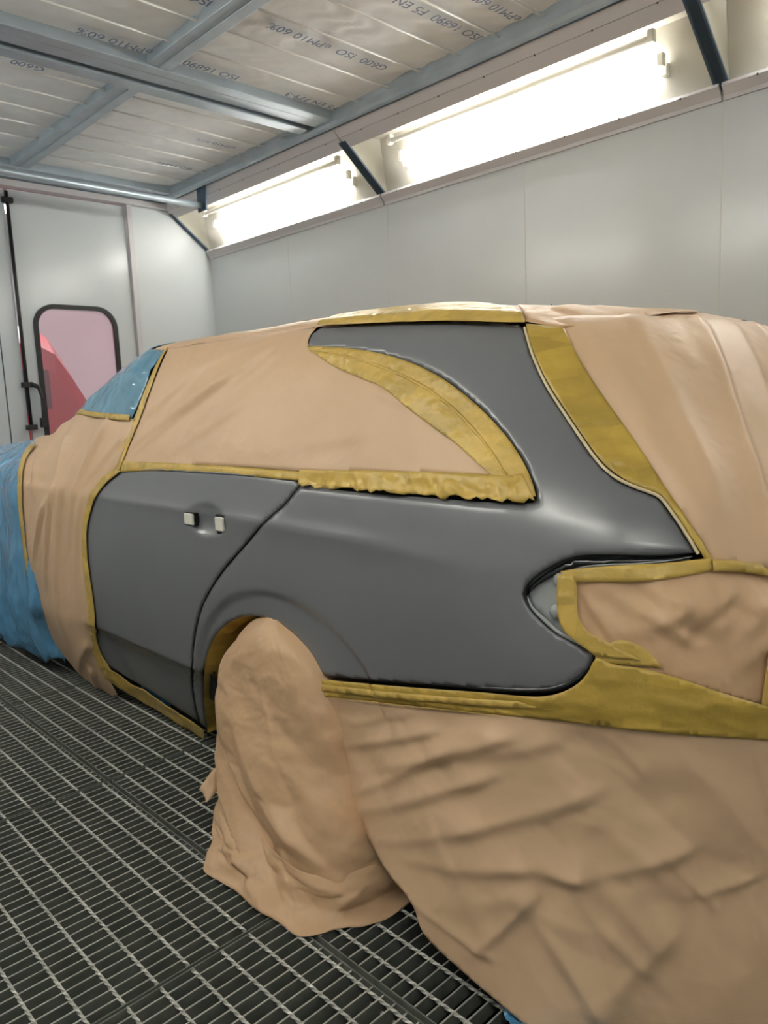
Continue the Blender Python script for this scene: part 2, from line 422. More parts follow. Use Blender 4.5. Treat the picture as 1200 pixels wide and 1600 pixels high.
# ------------------------------------------------------------------ lamp boxes along both side walls
def lamp_box(side, y0, y1, label):
    sx = 1 if side > 0 else -1
    def X(x): return x if sx > 0 else WL + (WR - x)
    def PR(pts): return [(X(a), b) for a, b in pts]
    g = empty('booth_light', (X(3.4), (y0 + y1) / 2, 2.6), label, 'light', 'fluorescent light boxes along the booth walls')
    # slanted recess: reflector back
    MB().prism(PR([(3.205, 2.835), (3.50, 2.86), (3.545, 2.535), (3.5495, 2.535), (3.55, 2.90), (3.205, 2.90)]), y0 + .02, y1 - .02).prism(PR([(3.212, 2.80), (3.549, 2.535), (3.549, 2.86), (3.212, 2.86)]), y0 + .004, y0 + .018).prism(PR([(3.212, 2.80), (3.549, 2.535), (3.549, 2.86), (3.212, 2.86)]), y1 - .018, y1 - .004).build('reflector', M['reflector'], g)
    for k in range(4):
        t = (.15, .27, .39, .66)[k]
        cx = 3.55 - .34 * t - .0 + .055; cz = 2.52 + .27 * t + .075
        a, b = y0 + .26, y1 - .24
        MB().tube((X(cx), a, cz), (X(cx), b, cz), .0145, 10).build('fluorescent_tube' if k < 3 else 'unlit_tube', M['tube'] if k < 3 else M['whiteplastic'], g, smooth=True)
        for yy, dd in ((a, -.03), (b, .03)):
            MB().box((min(X(cx - .016), X(cx + .016)), min(yy, yy + dd), cz - .02), (max(X(cx - .016), X(cx + .016)), max(yy, yy + dd), cz + .035)).build('lamp_holder', M['whiteplastic'], g, bevel=.004)
    # glass
    MB().add([(X(3.545), y0 + .03, 2.527), (X(3.21), y0 + .03, 2.793), (X(3.21), y1 - .03, 2.793), (X(3.545), y1 - .03, 2.527)], [(0, 1, 2, 3)]).build('glass_pane', M['pane'], g)
    # frame strips
    MB().prism(PR([(3.548, 2.500), (3.535, 2.497), (3.505, 2.530), (3.5125, 2.545), (3.516, 2.546), (3.548, 2.520)]), y0 + .002, y1 - .002).build('lower_frame', M['trim'], g)
    MB().prism(PR([(3.5475, 2.478), (3.538, 2.478), (3.534, 2.496), (3.5475, 2.50)]), y0, y1).build('lower_lip', M['trim'], g)
    MB().prism(PR([(3.240, 2.764), (3.246, 2.776), (3.19, 2.822), (3.183, 2.809)]), y0 + .002, y1 - .002).build('upper_frame', M['trim'], g)
    MB().prism(PR([(3.181, 2.811), (3.187, 2.824), (3.150, 2.862), (3.142, 2.853)]), y0 + .002, y1 - .002).build('upper_lip', M['trim'], g)
    for yy in (y0, y1):
        MB().prism(PR([(3.545, 2.518), (3.552, 2.527), (3.208, 2.802), (3.202, 2.793)]), yy - .027, yy + .027).build('post', M['galvdark'], g)
    k = y0 + .12
    while k < y1 - .05 and sx > 0 and y1 > 0:
        MB().ball((X(3.185), k, 2.811), .0055, 8, 5).build('screw', M['screw'], g, smooth=True)
        MB().ball((X(3.507), k + .05, 2.530), .0055, 8, 5).build('screw', M['screw'], g, smooth=True)
        k += .30
    return g
LY = [(3.60, 5.69), (1.48, 3.59), (-.65, 1.47), (-2.74, -.66)]
rl = ['long fluorescent light box on the right wall touching the far corner', 'long fluorescent light box on the right wall, middle one of the three visible', 'light box on the right wall cut by the top right of the photo', 'light box on the right wall behind the camera']
ll = ['light box on the left wall touching the far corner', 'light box on the left wall facing the grey rear door', 'light box on the left wall beside the camera', 'light box on the left wall behind the camera']
for (a, b), n1, n2 in zip(LY, rl, ll):
    lamp_box(1, a, b, n1)
    lamp_box(-1, a, b, n2)

# ------------------------------------------------------------------ ceiling: filters, beams, rails
def beam_obj(name, lo, hi, label, flange=None):
    b = empty(name, ((lo[0] + hi[0]) / 2, (lo[1] + hi[1]) / 2, lo[2]), label, 'beam', None)
    MB().box(lo, hi).build('web', M['galv'], b, bevel=.004)
    if flange:
        MB().box(*flange).build('flange', M['galv'], b, bevel=.003)
    return b
XB = [-.20, .87, 1.99, 3.09]
beam_obj('ceiling_beam', (-.10, 3.53, 2.875), (3.10, 3.60, 3.0), 'nearer of the two steel cross beams meeting above the car', ((-.10, 3.60, 2.875), (3.08, 3.69, 2.884)))
beam_obj('ceiling_beam', (-.10, 3.735, 2.865), (3.06, 3.815, 3.0), 'farther of the two steel cross beams meeting above the car', ((-.1, 3.72, 2.862), (3.04, 3.74, 2.875)))
beam_obj('ceiling_beam', (-.10, 5.44, 2.875), (3.12, 5.50, 3.0), 'steel cross beam beside the far wall')
beam_obj('ceiling_beam', (-.10, 1.28, 2.875), (3.10, 1.42, 3.0), 'steel cross beam above the camera')
for nm, ya, yb, ws in (('near filter bay', 1.42, 3.53, 'between the camera and the double cross beam'), ('far filter bay', 3.815, 5.44, 'between the double cross beam and the far wall')):
    for x, w in ((1.99, 'right of centre'), (.87, 'left of centre')):
        beam_obj('ceiling_divider', (x - .062, ya, 2.885), (x + .0, yb, 3.0), 'steel filter divider %s, %s' % (w, ws), ((x - .001, ya + .002, 2.880), (x + .055, yb - .002, 2.888)))
for sx in (1, -1):
    f = (lambda x: x) if sx > 0 else (lambda x: WL + (WR - x))
    r_ = empty('ceiling_rail', (f(3.11), 1.5, 2.86), 'long steel rail beside the light boxes on the %s wall' % ('right' if sx > 0 else 'left'), 'rail')
    MB().box((min(f(3.085), f(3.095)), YN, 2.862), (max(f(3.085), f(3.095)), YF - .1, 3.0)).build('inner_flange', M['galv'], r_)
    MB().prism([(f(3.080), 2.868), (f(3.092), 2.852), (f(3.112), 2.846), (f(3.128), 2.856), (f(3.128), 2.90), (f(3.085), 2.90)], YN, YF - .1).build('round_nose', M['galv'], r_, smooth=False)
    MB().box((min(f(3.128), f(3.20)), YN, 2.874), (max(f(3.128), f(3.20)), YF - .02, 2.90)).build('dark_web', M['galvdark'], r_)

def sagmesh(x0, x1, y0, y1, z, wires, seed):
    nx = int((x1 - x0) / .02) + 1; ny = int((y1 - y0) / .02) + 1
    P = []
    for i in range(nx):
        row = []
        for j in range(ny):
            x = x0 + (x1 - x0) * i / (nx - 1); y = y0 + (y1 - y0) * j / (ny - 1)
            d = min([abs(y - w) for w in wires] + [y - y0, y1 - y])
            ex = min(x - x0, x1 - x); sag = -.010 * min(1, d / .1) ** 1.2 * min(1, ex / .08)
            amp = .016 if y < 3.1 else .006
            fold = amp * (abs(noise.noise(Vector((x * 9 + 2.2 * math.sin((y % .243) / .243 * 3.14) * .35 + seed, y * 2.2, seed)))) * 1.6 + .1) ** .6 * min(1, d / .04)
            row.append((x, y, z + sag + fold + .004 * noise.noise(Vector((x * 2, y * 2, seed)))))
        P.append(row)
    return MB().grid(P)

def text_part(body, parent, loc, size, rot=0.0):
    loc = (loc[0], loc[1] - .055, 2.902)
    cu = bpy.data.curves.new('printed_text', 'FONT'); cu.body = body; cu.size = size; cu.extrude = .0004
    o = bpy.data.objects.new('printed_text', cu)
    COL.objects.link(o)
    dg = bpy.context.evaluated_depsgraph_get()
    me = bpy.data.meshes.new_from_object(o.evaluated_get(dg))
    bpy.data.objects.remove(o)
    t = bpy.data.objects.new('printed_text', me); COL.objects.link(t)
    me.materials.clear(); me.materials.append(M['ink'])
    t.parent = parent
    # readable from below: face down, then turn
    t.matrix_local = Matrix.Translation(Vector(loc) - wloc(parent)) @ Matrix.Rotation(rot, 4, 'Z') @ Matrix.Rotation(math.pi, 4, 'X')
    return t

ZF = 2.945
cells = []
for xi in range(3):
    x0 = XB[xi] + (.055 if xi else .03); x1 = XB[xi + 1] - .06
    if xi == 2: x1 = 3.085
    for (ya, yb, w0) in ((1.42, 3.53, 3.30), (3.815, 5.44, 3.983)):
        near = ya < 3
        ws = [w0 - .243 * k for k in range(8)] if near else [w0 + .236 * k for k in range(6)]
        c = empty('ceiling_filter', ((x0 + x1) / 2, (ya + yb) / 2, ZF), 'pale fleece ceiling filter on wires, %s column, %s bay' % (('left', 'middle', 'right')[xi], 'near' if near else 'far'), 'air filter', 'ceiling filter bays')
        sagmesh(x0, x1, ya, yb, ZF - .018, ws, xi * 7 + (0 if near else 3)).build('fleece', M['filter'], c, smooth=True)
        for w in ws:
            MB().tube((x0 - .02, w, 2.905), (x1 + .012, w, 2.905), .0052, 8).build('wire', M['wire'], c, smooth=True)
        cells.append((c, x0, x1, near))
PI = math.pi
for c, x0, x1, near in cells:
    if near:
        if x0 > 1.9:
            text_part('ISO 16890', c, (2.385, 3.475, 2.918), .072, PI)
            text_part('F5 EN 779-3', c, (3.045, 3.478, 2.918), .070, PI)
            text_part('G600  ISO  ePM10 60%', c, (2.90, 2.925, 2.918), .075, PI)
            text_part('ISO 16890  F5 EN 779', c, (3.02, 2.42, 2.918), .075, PI)
            text_part('ePM10 60%', c, (3.02, 2.20, 2.918), .07, PI)
        elif x0 > .8:
            text_part('ePM10 60%', c, (1.915, 3.478, 2.918), .075, PI)
            text_part('ISO 16890', c, (1.90, 2.93, 2.918), .075, PI)
    else:
        if x0 > 1.9:
            text_part('ISO 16890', c, (2.95, 4.93, 2.918), .06, PI)
            text_part('ePM10 60%', c, (2.95, 4.38, 2.918), .06, PI)
        elif x0 > .8:
            text_part('G600', c, (1.60, 3.96, 2.918), .07, PI)

pp = empty('steel_pipe', (2, 5.0, 2.73), 'round steel pipe crossing under the ceiling in front of the far door', 'pipe')
MB().tube((-.20, 4.985, 2.725), (3.14, 5.09, 2.725), .021, 18).build('pipe', M['galv'], pp, smooth=True)
MB().box((3.128, 5.03, 2.685), (3.140, 5.145, 2.875)).build('bracket', M['galvdark'], pp, bevel=.002)
MB().box((-.215, 4.93, 2.685), (-.203, 5.05, 2.875)).build('bracket', M['galvdark'], pp, bevel=.002)

# ------------------------------------------------------------------ the car's outer surface as a function of (s, v)
def pchip(xs, ys):
    xs = np.array(xs, float); ys = np.array(ys, float)
    h = np.diff(xs); d = np.diff(ys) / h
    mm = np.zeros(len(xs)); mm[0] = d[0]; mm[-1] = d[-1]
    for i in range(1, len(xs) - 1):
        if d[i - 1] * d[i] > 0:
            w1 = 2 * h[i] + h[i - 1]; w2 = h[i] + 2 * h[i - 1]
            mm[i] = (w1 + w2) / (w1 / d[i - 1] + w2 / d[i])
    def f(x):
        x = np.clip(x, xs[0], xs[-1]); i = np.clip(np.searchsorted(xs, x) - 1, 0, len(xs) - 2)
        t = (x - xs[i]) / h[i]
        return (ys[i] * (1 + 2 * t) * (1 - t) ** 2 + h[i] * mm[i] * t * (1 - t) ** 2 + ys[i + 1] * t * t * (3 - 2 * t) + h[i] * mm[i + 1] * t * t * (t - 1))
    return f

XS, XM = 1.17, 2.095
VMAX = 2.05
inset_f = pchip([0, .2, .3, .40, .6, .75, .88, .95, 1.05, 1.2, 1.3, 1.38, 1.43, 1.5, 1.6, 1.8, 2.05],
                [.16, .075, .040, .012, 0, .0, .010, .028, .066, .140, .190, .238, .285, .365, .47, .67, .925])
z_f = pchip([0, 1.3, 1.38, 1.43, 1.5, 1.6, 1.8, 2.05], [0, 1.30, 1.376, 1.419, 1.460, 1.477, 1.483, 1.485])
zr_f = pchip([.5, .7, 1.0, 1.4, 2.0, 2.85, 3.1, 3.5, 3.9, 4.2, 5.0, 5.4], [1.43, 1.44, 1.46, 1.51, 1.535, 1.54, 1.49, 1.30, 1.165, 1.14, 1.05, .95])
yt_f = pchip([0, .45, .70, .80, .95, 1.05, 1.2, 1.35, 1.43, 1.5, 1.6, 2.05], [.40, .42, .42, .445, .485, .52, .60, .68, .74, .82, .93, 1.40])
crease_z = pchip([.8, 1.04, 1.55, 2.2, 2.9, 3.6], [.895, .900, .918, .925, .930, .935])
SC = 1.15                     # where the rear corner ends along s

def sstep(a, b, x):
    t = np.clip((x - a) / (b - a), 0, 1); return t * t * (3 - 2 * t)

ARC_Y, ARC_Z, ARC_R = 1.745, .295, .372

def surf(s, v):
    s = np.asarray(s, float); v = np.asarray(v, float)
    a = inset_f(v)
    # paper curtain behind the wheel hangs straight and flares to the floor
    hang = (1 - sstep(1.25, 1.65, s))
    low = -.095 * np.clip(1 - v / .62, 0, 1) ** 1.6
    a = np.where(v < .75, a * (1 - hang) + (low) * hang, a)
    # shoulder crease, fading to the rear
    cz = crease_z(s); t = v - cz
    fade = sstep(.90, 1.55, s) * (1 - sstep(3.5, 3.9, s))
    a = a + fade * np.where(t < 0, .022 * (1 - np.exp(t / .050)) * np.exp(t / .26), 0) 
    a = a + fade * np.where(t > 0, .016 * (1 - np.exp(-t / .045)) * np.exp(-t / .16), 0)
    # lower door crease tucks under
    t2 = .40 - v
    a = a + sstep(1.95, 2.2, s) * (1 - sstep(2.93, 3.15, s)) * (1 - hang) * np.where(t2 > 0, .05 * (1 - np.exp(-t2 / .05)), 0)
    # flared lip round the wheel arch
    r = np.hypot(s - ARC_Y, v - ARC_Z)
    lip = 1 - sstep(ARC_R + .050, ARC_R + .066, r)
    a = a + .013 * lip * sstep(.42, .60, v + (s > ARC_Y) * .3) * np.where(v < .85, 1, 0)
    yt = yt_f(v)
    rx = np.minimum(.58, .925 - a) ; rx = np.maximum(rx, .002)
    ry = np.clip(.60 - .0 * v, .3, 1)
    ry = np.where(v > 1.4, .60 - .35 * sstep(1.4, 2.05, v), ry)
    xc = XS + a + rx; yc = yt + ry
    th = np.clip(s / SC, 0, 1) * (math.pi / 2)
    e = 2 / 2.25
    cx = np.abs(np.sin(th)) ** e; sy = np.abs(np.cos(th)) ** e
    Xc = xc - rx * cx; Yc = yc - ry * sy
    X = np.where(s > SC, XS + a, Xc)
    Yfar = yc + (s - SC) * (5.35 - yc) / (5.35 - SC)
    Yside = yc + (s - SC)
    bl = sstep(SC, 2.2, s)
    Yside = (yc + (s - SC)) * (1 - bl) + s * bl
    Y = np.where(s > SC, Yside, Yc)
    tail = s < 0
    X = np.where(tail, xc + (XM - xc) * np.clip(-s / .5, 0, 1), X)
    # nose of the car
    fr = np.clip((s - 4.55) / .82, 0, 1)
    X = X + np.where(s > 4.55, (XM - X) * .75 * (1 - np.sqrt(np.clip(1 - fr ** 2, 0, 1))), 0)
    zf = z_f(v); zr = zr_f(Y)
    Z = np.where(zf > 1.0, 1.0 + (zf - 1.0) * (zr - 1.0) / .485, zf)
    return np.stack([X, Y, Z], -1)

def surfn(s, v):
    e = 2e-3
    ds = surf(np.asarray(s) + e, v) - surf(np.asarray(s) - e, v)
    dv = surf(s, np.clip(np.asarray(v) + e, 0, VMAX)) - surf(s, np.clip(np.asarray(v) - e, 0, VMAX))
    n = np.cross(ds, dv); n /= (np.linalg.norm(n, axis=-1, keepdims=True) + 1e-12)
    return -n if False else n

def project(P):
    c = (P - EYE) @ CAMM.T
    return np.stack([600 + FPX * c[..., 0] / c[..., 2], 800 - FPX * c[..., 1] / c[..., 2]], -1)

GS, GV = np.meshgrid(np.concatenate([np.linspace(-.5, 1.2, 180), np.linspace(1.21, 5.3, 260)]), np.linspace(0, 1.85, 270), indexing='ij')
GP = surf(GS, GV)
GN = surfn(GS, GV)
_c = surf(np.array(2.0), np.array(.7)); _n = surfn(np.array(2.0), np.array(.7))
NSIGN = 1.0 if _n[0] < 0 else -1.0
GN = GN * NSIGN
GUV = project(GP)
facing = ((GP - EYE) * GN).sum(-1) < 0
GUVf = np.where(facing[..., None], GUV, 1e6).reshape(-1, 2)
GSf, GVf = GS.reshape(-1), GV.reshape(-1)

def inv(x, y):
    """surface coordinates of the body point seen at pixel (x, y) of the photograph"""
    k = int(np.argmin((GUVf[:, 0] - x) ** 2 + (GUVf[:, 1] - y) ** 2))
    s, v = GSf[k], GVf[k]
    for _ in range(6):
        e = 1e-4
        q = project(surf(np.array([s, s + e, s]), np.array([v, v, v + e])))
        J = np.array([(q[1] - q[0]) / e, (q[2] - q[0]) / e]).T
        r = np.array([x, y]) - q[0]
        if np.hypot(*r) < .05 or abs(np.linalg.det(J)) < 1e3: break
        d = np.linalg.solve(J, r); d = np.clip(d, -.02, .02)
        s = float(np.clip(s + d[0], -.5, 5.3)); v = float(np.clip(v + d[1], 0, 1.85))
    return s, v

def cr(pts, step=7.0):
    """smooth curve through photo points, sampled densely"""
    pts = [np.array(p, float) for p in pts]
    if len(pts) == 2:
        n = max(1, int(np.hypot(*(pts[1] - pts[0])) / step))
        return [tuple(pts[0] + (pts[1] - pts[0]) * i / n) for i in range(n + 1)]
    P = [2 * pts[0] - pts[1]] + pts + [2 * pts[-1] - pts[-2]]
    out = []
    for i in range(1, len(P) - 2):
        p0, p1, p2, p3 = P[i - 1:i + 3]
        n = max(1, int(np.hypot(*(p2 - p1)) / step))
        for k in range(n):
            t = k / n
            out.append(tuple(.5 * ((2 * p1) + (-p0 + p2) * t + (2 * p0 - 5 * p1 + 4 * p2 - p3) * t * t + (-p0 + 3 * p1 - 3 * p2 + p3) * t ** 3)))
    out.append(tuple(pts[-1]))
    return out

_cache = {}
def S(*pts, step=7.0):
    """photo curve -> curve in surface coordinates"""
    key = (pts, step)
    if key not in _cache:
        _cache[key] = [inv(x, y) for x, y in cr(pts, step)]
    return list(_cache[key])

def rev(c): return list(c)[::-1]
def join(*cs):
    out = []
    for c in cs:
        for p in c:
            if not out or math.hypot(p[0] - out[-1][0], p[1] - out[-1][1]) > .0025:
                out.append((float(p[0]), float(p[1])))
    while len(out) > 2 and math.hypot(out[0][0] - out[-1][0], out[0][1] - out[-1][1]) < .0025: out.pop()
    return out

def dist_poly(P, C, closed):
    C = np.array(C); A = C; B = np.roll(C, -1, 0)
    if not closed: A = C[:-1]; B = C[1:]
    best = np.full(len(P), 1e9)
    for a, b in zip(A, B):
        d = b - a; L2 = max(d @ d, 1e-12)
        t = np.clip(((P - a) @ d) / L2, 0, 1)
        best = np.minimum(best, np.hypot(*(P - a - t[:, None] * d).T))
    return best

def inpoly(P, C):
    C = np.array(C); x, y = P[:, 0], P[:, 1]; c = np.zeros(len(P), bool); j = len(C) - 1
    for i in range(len(C)):
        with np.errstate(divide='ignore', invalid='ignore'):
            k = ((C[i, 1] > y) != (C[j, 1] > y)) & (x < (C[j, 0] - C[i, 0]) * (y - C[i, 1]) / (C[j, 1] - C[i, 1] + 1e-15) + C[i, 0])
        c ^= k; j = i
    return c

def vnoise(P, sx, sy, seed, kind='noise'):
    out = np.empty(len(P))
    for i, (a, b) in enumerate(P):
        q = Vector((a * sx + seed, b * sy - seed * .7, seed * 1.3))
        if kind == 'noise': out[i] = noise.noise(q)
        elif kind == 'ridge': out[i] = 1 - 2 * abs(noise.noise(q))
        else:
            d = noise.voronoi(q)[0]; out[i] = (d[1] - d[0])
    return out

_H = np.random.RandomState(11).rand(4, 128, 128) * 2 - 1
def facets(P, spacing, seed=0, ang=0.0, aniso=1.0, warp=.42):
    """flat crumple facets: linear interpolation of random heights over a warped triangle net"""
    ca, sa = math.cos(ang), math.sin(ang)
    Q = np.stack([(P[:, 0] * ca + P[:, 1] * sa) / (spacing * aniso), (-P[:, 0] * sa + P[:, 1] * ca) / spacing], -1)
    w = np.array([noise.noise_vector(Vector((q[0] * .8 + seed, q[1] * .8, seed * .37))) for q in Q])
    Q = Q + warp * 1.6 * w[:, :2] + seed * 7.13
    i = np.floor(Q).astype(int); f = Q - i
    H = _H[seed % 4]; g = lambda a, b: H[a % 128, b % 128]
    h00, h10, h01, h11 = g(i[:, 0], i[:, 1]), g(i[:, 0] + 1, i[:, 1]), g(i[:, 0], i[:, 1] + 1), g(i[:, 0] + 1, i[:, 1] + 1)
    fx, fy = f[:, 0], f[:, 1]
    flip = _H[(seed + 1) % 4][i[:, 0] % 128, i[:, 1] % 128] > 0
    A = np.where(fx + fy < 1, h00 + (h10 - h00) * fx + (h01 - h00) * fy, h11 + (h01 - h11) * (1 - fx) + (h10 - h11) * (1 - fy))
    B = np.where(fx > fy, h00 + (h10 - h00) * fx + (h11 - h10) * fy, h00 + (h01 - h00) * fy + (h11 - h01) * fx)
    return np.where(flip, A, B)

def crumple(P, amp, scale=8, seed=1, ang=0.0, aniso=1.0):
    sp = 1.15 / scale
    return 1.5 * amp * (.75 * facets(P, sp, seed, ang, aniso) + .38 * facets(P, sp * .45, seed + 1, ang + .5, aniso) + .5 * vnoise(P, scale * .4, scale * .4, seed + 5))

def folds(P, F):
    """list of (photo p0, photo p1, width m, height m): sharp crease on one side, soft on the other"""
    h = np.zeros(len(P))
    for p0, p1, w, a in F:
        a0 = np.array(inv(*p0)); b0 = np.array(inv(*p1)); d = b0 - a0; L = np.hypot(*d) + 1e-9; u = d / L
        r = P - a0; t = r @ u / L; q = (-r[:, 0] * u[1] + r[:, 1] * u[0]) * (-1 if u[0] < 0 else 1)
        env = np.exp(-np.clip(-t, 0, None) ** 2 * 30) * np.exp(-np.clip(t - 1, 0, None) ** 2 * 30) * (.35 + .65 * np.clip(t, 0, 1))
        h += a * env * np.where(q > 0, np.exp(-(np.sqrt(q * q + 1e-5) - .0032) / (1.9 * w)), np.exp(-(q / (w * .62)) ** 2))
    return h

def patch(name, poly, material, parent, off=0.0, step=.012, wrinkle=None, pins=None, pin_w=.03, thick=.0012, smooth=True, holes=None, edge_drop=0.0, sharp=False):
    poly = join(poly)
    C = np.array(poly)
    # boundary densify
    B = []
    for i in range(len(C)):
        a, b = C[i], C[(i + 1) % len(C)]
        n = max(1, int(np.hypot(*(b - a)) / step))
        for k in range(n): B.append(a + (b - a) * k / n)
    B = np.array(B)
    lo, hi = C.min(0), C.max(0)
    gx, gy = np.meshgrid(np.arange(lo[0], hi[0], step), np.arange(lo[1], hi[1], step), indexing='ij')
    gx = gx.copy(); gx[:, ::2] += step * .5
    G = np.stack([gx.ravel(), gy.ravel()], -1)
    G = G + (np.random.RandomState(3).rand(*G.shape) - .5) * step * .15
    G = G[inpoly(G, C)]
    if len(G):
        G = G[dist_poly(G, C, True) > step * .45]
    P = np.concatenate([B, G]) if len(G) else B
    nb_ = len(B)
    vs, es, fs, ov, oe, of = delaunay_2d_cdt([Vector((float(p[0]), float(p[1]))) for p in P], [(i, (i + 1) % nb_) for i in range(nb_)], [], 1, 1e-7)
    P = np.array([(v[0], v[1]) for v in vs])
    W = np.zeros(len(P)) + off
    if wrinkle is not None:
        w = wrinkle(P)
        if pins is None: dd = dist_poly(P, C, True)
        elif pins == []: dd = np.full(len(P), 9.)
        else: dd = np.min([dist_poly(P, p, False) for p in pins], 0)
        w = w * sstep(0, pin_w, dd)
        W = W + w
    if edge_drop:
        W = W - edge_drop * (1 - sstep(0, .010, dist_poly(P, C, True)))
    X = surf(P[:, 0], P[:, 1]) + surfn(P[:, 0], P[:, 1]) * NSIGN * W[:, None]
    X[:, 2] = np.maximum(X[:, 2], .004)
    fs = [tuple(f) for f in fs]
    # orient outwards
    mb = MB().add(X, fs)
    o = mb.build(name, material, parent, smooth=smooth)
    me = o.data
    c = me.polygons[len(me.polygons) // 2]
    bm = bmesh.new(); bm.from_mesh(me)
    bm.faces.ensure_lookup_table()
    Nn = surfn(P[:, 0], P[:, 1]) * NSIGN
    bad = 0
    for f in bm.faces:
        n_ = Nn[f.verts[0].index]
        if f.normal.x * n_[0] + f.normal.y * n_[1] + f.normal.z * n_[2] < 0:
            f.normal_flip()
    bm.to_mesh(me); bm.free()
    if thick:
        sm = o.modifiers.new('thickness', 'SOLIDIFY'); sm.thickness = thick; sm.offset = -1
        sm.use_rim = True
    return o

# ------------------------------------------------------------------ traced outlines (photo points laid onto the body surface)
SHUT = S((466, 757), (452, 775), (440, 789), (412, 814), (385, 846), (352, 884), (330, 915), (312, 950), (303, 985), (299, 1020), (298, 1060), (301, 1092), (309, 1128))
DOORTOP = S((188, 737), (240, 735), (300, 738), (380, 743), (440, 750), (466, 757))
DOORBOT = S((309, 1128), (280, 1110), (240, 1084), (200, 1061), (172, 1043))
DOORFRONT = S((172, 1043), (158, 1022), (151, 995), (148, 955), (142, 910), (137, 870), (136, 830), (142, 797), (152, 772), (168, 752), (188, 737))
QTOP = S((496, 514), (600, 509), (700, 508), (780, 511), (818, 513))
QNOSE = S((480, 542), (481, 532), (487, 521), (496, 514))
WCURVE = S((480, 542), (520, 543), (560, 547), (600, 554), (640, 566), (680, 584), (720, 611), (757, 643), (792, 682), (815, 715), (832, 750), (839, 772), (838, 780), (832, 785), (820, 786))
BELT = S((820, 786), (780, 785), (740, 783), (650, 776), (560, 769), (470, 757))
GAPC = S((818, 513), (824, 535), (833, 562), (852, 602), (880, 646), (908, 688), (933, 722), (960, 747), (988, 762), (1012, 771), (1028, 778), (1048, 803), (1068, 833), (1086, 863))
LTOP = S((1086, 863), (1050, 866), (1000, 867), (950, 866), (910, 867), (884, 873), (855, 887), (832, 903), (820, 917), (816, 927))
LBOT = S((816, 927), (822, 944), (840, 966), (868, 990), (900, 1007), (930, 1022))
BCORNER = S((930, 1022), (921, 1042), (905, 1059), (884, 1072), (858, 1079))
QBOT = S((858, 1079), (820, 1080), (700, 1073), (600, 1066), (499, 1056))
ARCH = S((499, 1056), (486, 1031), (470, 1006), (450, 985), (425, 970), (402, 963), (378, 964), (355, 974), (336, 992), (322, 1022), (316, 1060), (317, 1100), (322, 1140))
SHUT2 = [(p[0] - .008, p[1]) for p in SHUT]

# ------------------------------------------------------------------ car
car = empty('car', (2.1, 3.0, 0), 'grey-primed estate car masked for painting, standing on the booth grating', 'car')
def bodywave(P): return .0006 * vnoise(P, 3, 3, 4)
door_poly = join(SHUT, DOORBOT, [(p[0] + .016, p[1]) for p in DOORFRONT], [(p[0], p[1] + .010) for p in DOORTOP[:-1]])
door = patch('rear_door', door_poly, M['primer'], car, off=0, step=.009, thick=.010, edge_drop=.0028)
tag(door, 'grey-primed rear door with the handle removed')
q_poly = join(QNOSE, QTOP[:1], [(p[0], p[1] + .018) for p in QTOP[1:-1]], GAPC, LTOP, LBOT, BCORNER, QBOT, ARCH, [(p[0] - .0015, p[1] + .0) for p in S((322, 1140), (313, 1131))], rev(SHUT2), rev(BELT), rev(WCURVE))
quarter = patch('quarter_panel', q_poly, M['primer'], car, off=0, step=.011, thick=.012, edge_drop=.0028)
tag(quarter, 'grey-primed rear quarter panel and pillar')

# dark shell under everything (both sides, roof, tail)
def shell_grid(s0, s1, ns, v0, v1, nv, off, mirror=False, cut=None):
    ss, vv = np.meshgrid(np.linspace(s0, s1, ns), np.linspace(v0, v1, nv), indexing='ij')
    P = surf(ss, vv) + surfn(ss, vv) * NSIGN * off
    if mirror: P[..., 0] = 2 * XM - P[..., 0]
    fs = []
    for i in range(ns - 1):
        for j in range(nv - 1):
            if cut is not None and cut((ss[i, j] + ss[i + 1, j]) / 2, (vv[i, j] + vv[i, j + 1]) / 2): continue
            fs.append((i * nv + j, i * nv + j + 1, (i + 1) * nv + j + 1, (i + 1) * nv + j))
    return MB().add(P.reshape(-1, 3), fs)
def arc_cut(s, v): return (math.hypot(s - ARC_Y, v - ARC_Z) < ARC_R + .05) or (v < .30 and 1.36 < s < 2.19) or (v < .42 and s < 1.5) or (s < 1.0 and .66 < v < .99)
shell_grid(-.5, 5.37, 300, .22, VMAX, 90, -.022, cut=arc_cut).build('body_shell', M['shell'], car, smooth=True)
tag(shell_grid(-.5, 5.37, 150, .02, VMAX, 60, -.002, mirror=True).build('unseen_right_cover', M['kraft'], car, smooth=True), 'unseen brown paper on the side towards the wall, extended downwards to block light')  # unseen side, carried down to the floor to keep light from under the car
MB().box((1.36, 2.15, .20), (2.85, 5.0, .30)).box((1.45, .6, .22), (2.75, 2.2, .42)).build('underbody', M['shell'], car)
# pocket behind the tail light: walls and floor set 35 mm in
pk = join(LTOP, S((816, 927), (822, 944), (840, 966), (868, 990), (900, 1007), (930, 1022)), S((930, 1022), (1000, 1040), (1090, 1060)), S((1090, 1060), (1100, 960), (1086, 863)))
C_ = np.array(pk)
patch('tail_light_recess', [(float(a), float(b)) for a, b in C_], M['recess'], car, off=-.024, step=.013, thick=.002,
      wrinkle=lambda P: .018 * sstep(.0, .10, dist_poly(P, pk, True)) * 0 + .002 * vnoise(P, 20, 20, 3), pin_w=.02)
def rimwall(curve, depth, material, name, parent, top=0.0, lean=0.0):
    c = np.array(curve); p = surf(c[:, 0], c[:, 1]); n_ = surfn(c[:, 0], c[:, 1]) * NSIGN
    a = p + n_ * top; b = p - n_ * depth
    return MB().grid([a, (a + b) / 2, b]).build(name, material, parent, smooth=True)
rimwall(join(LTOP, LBOT), .026, M['primerlip'], 'recess_wall', car, top=-.001)
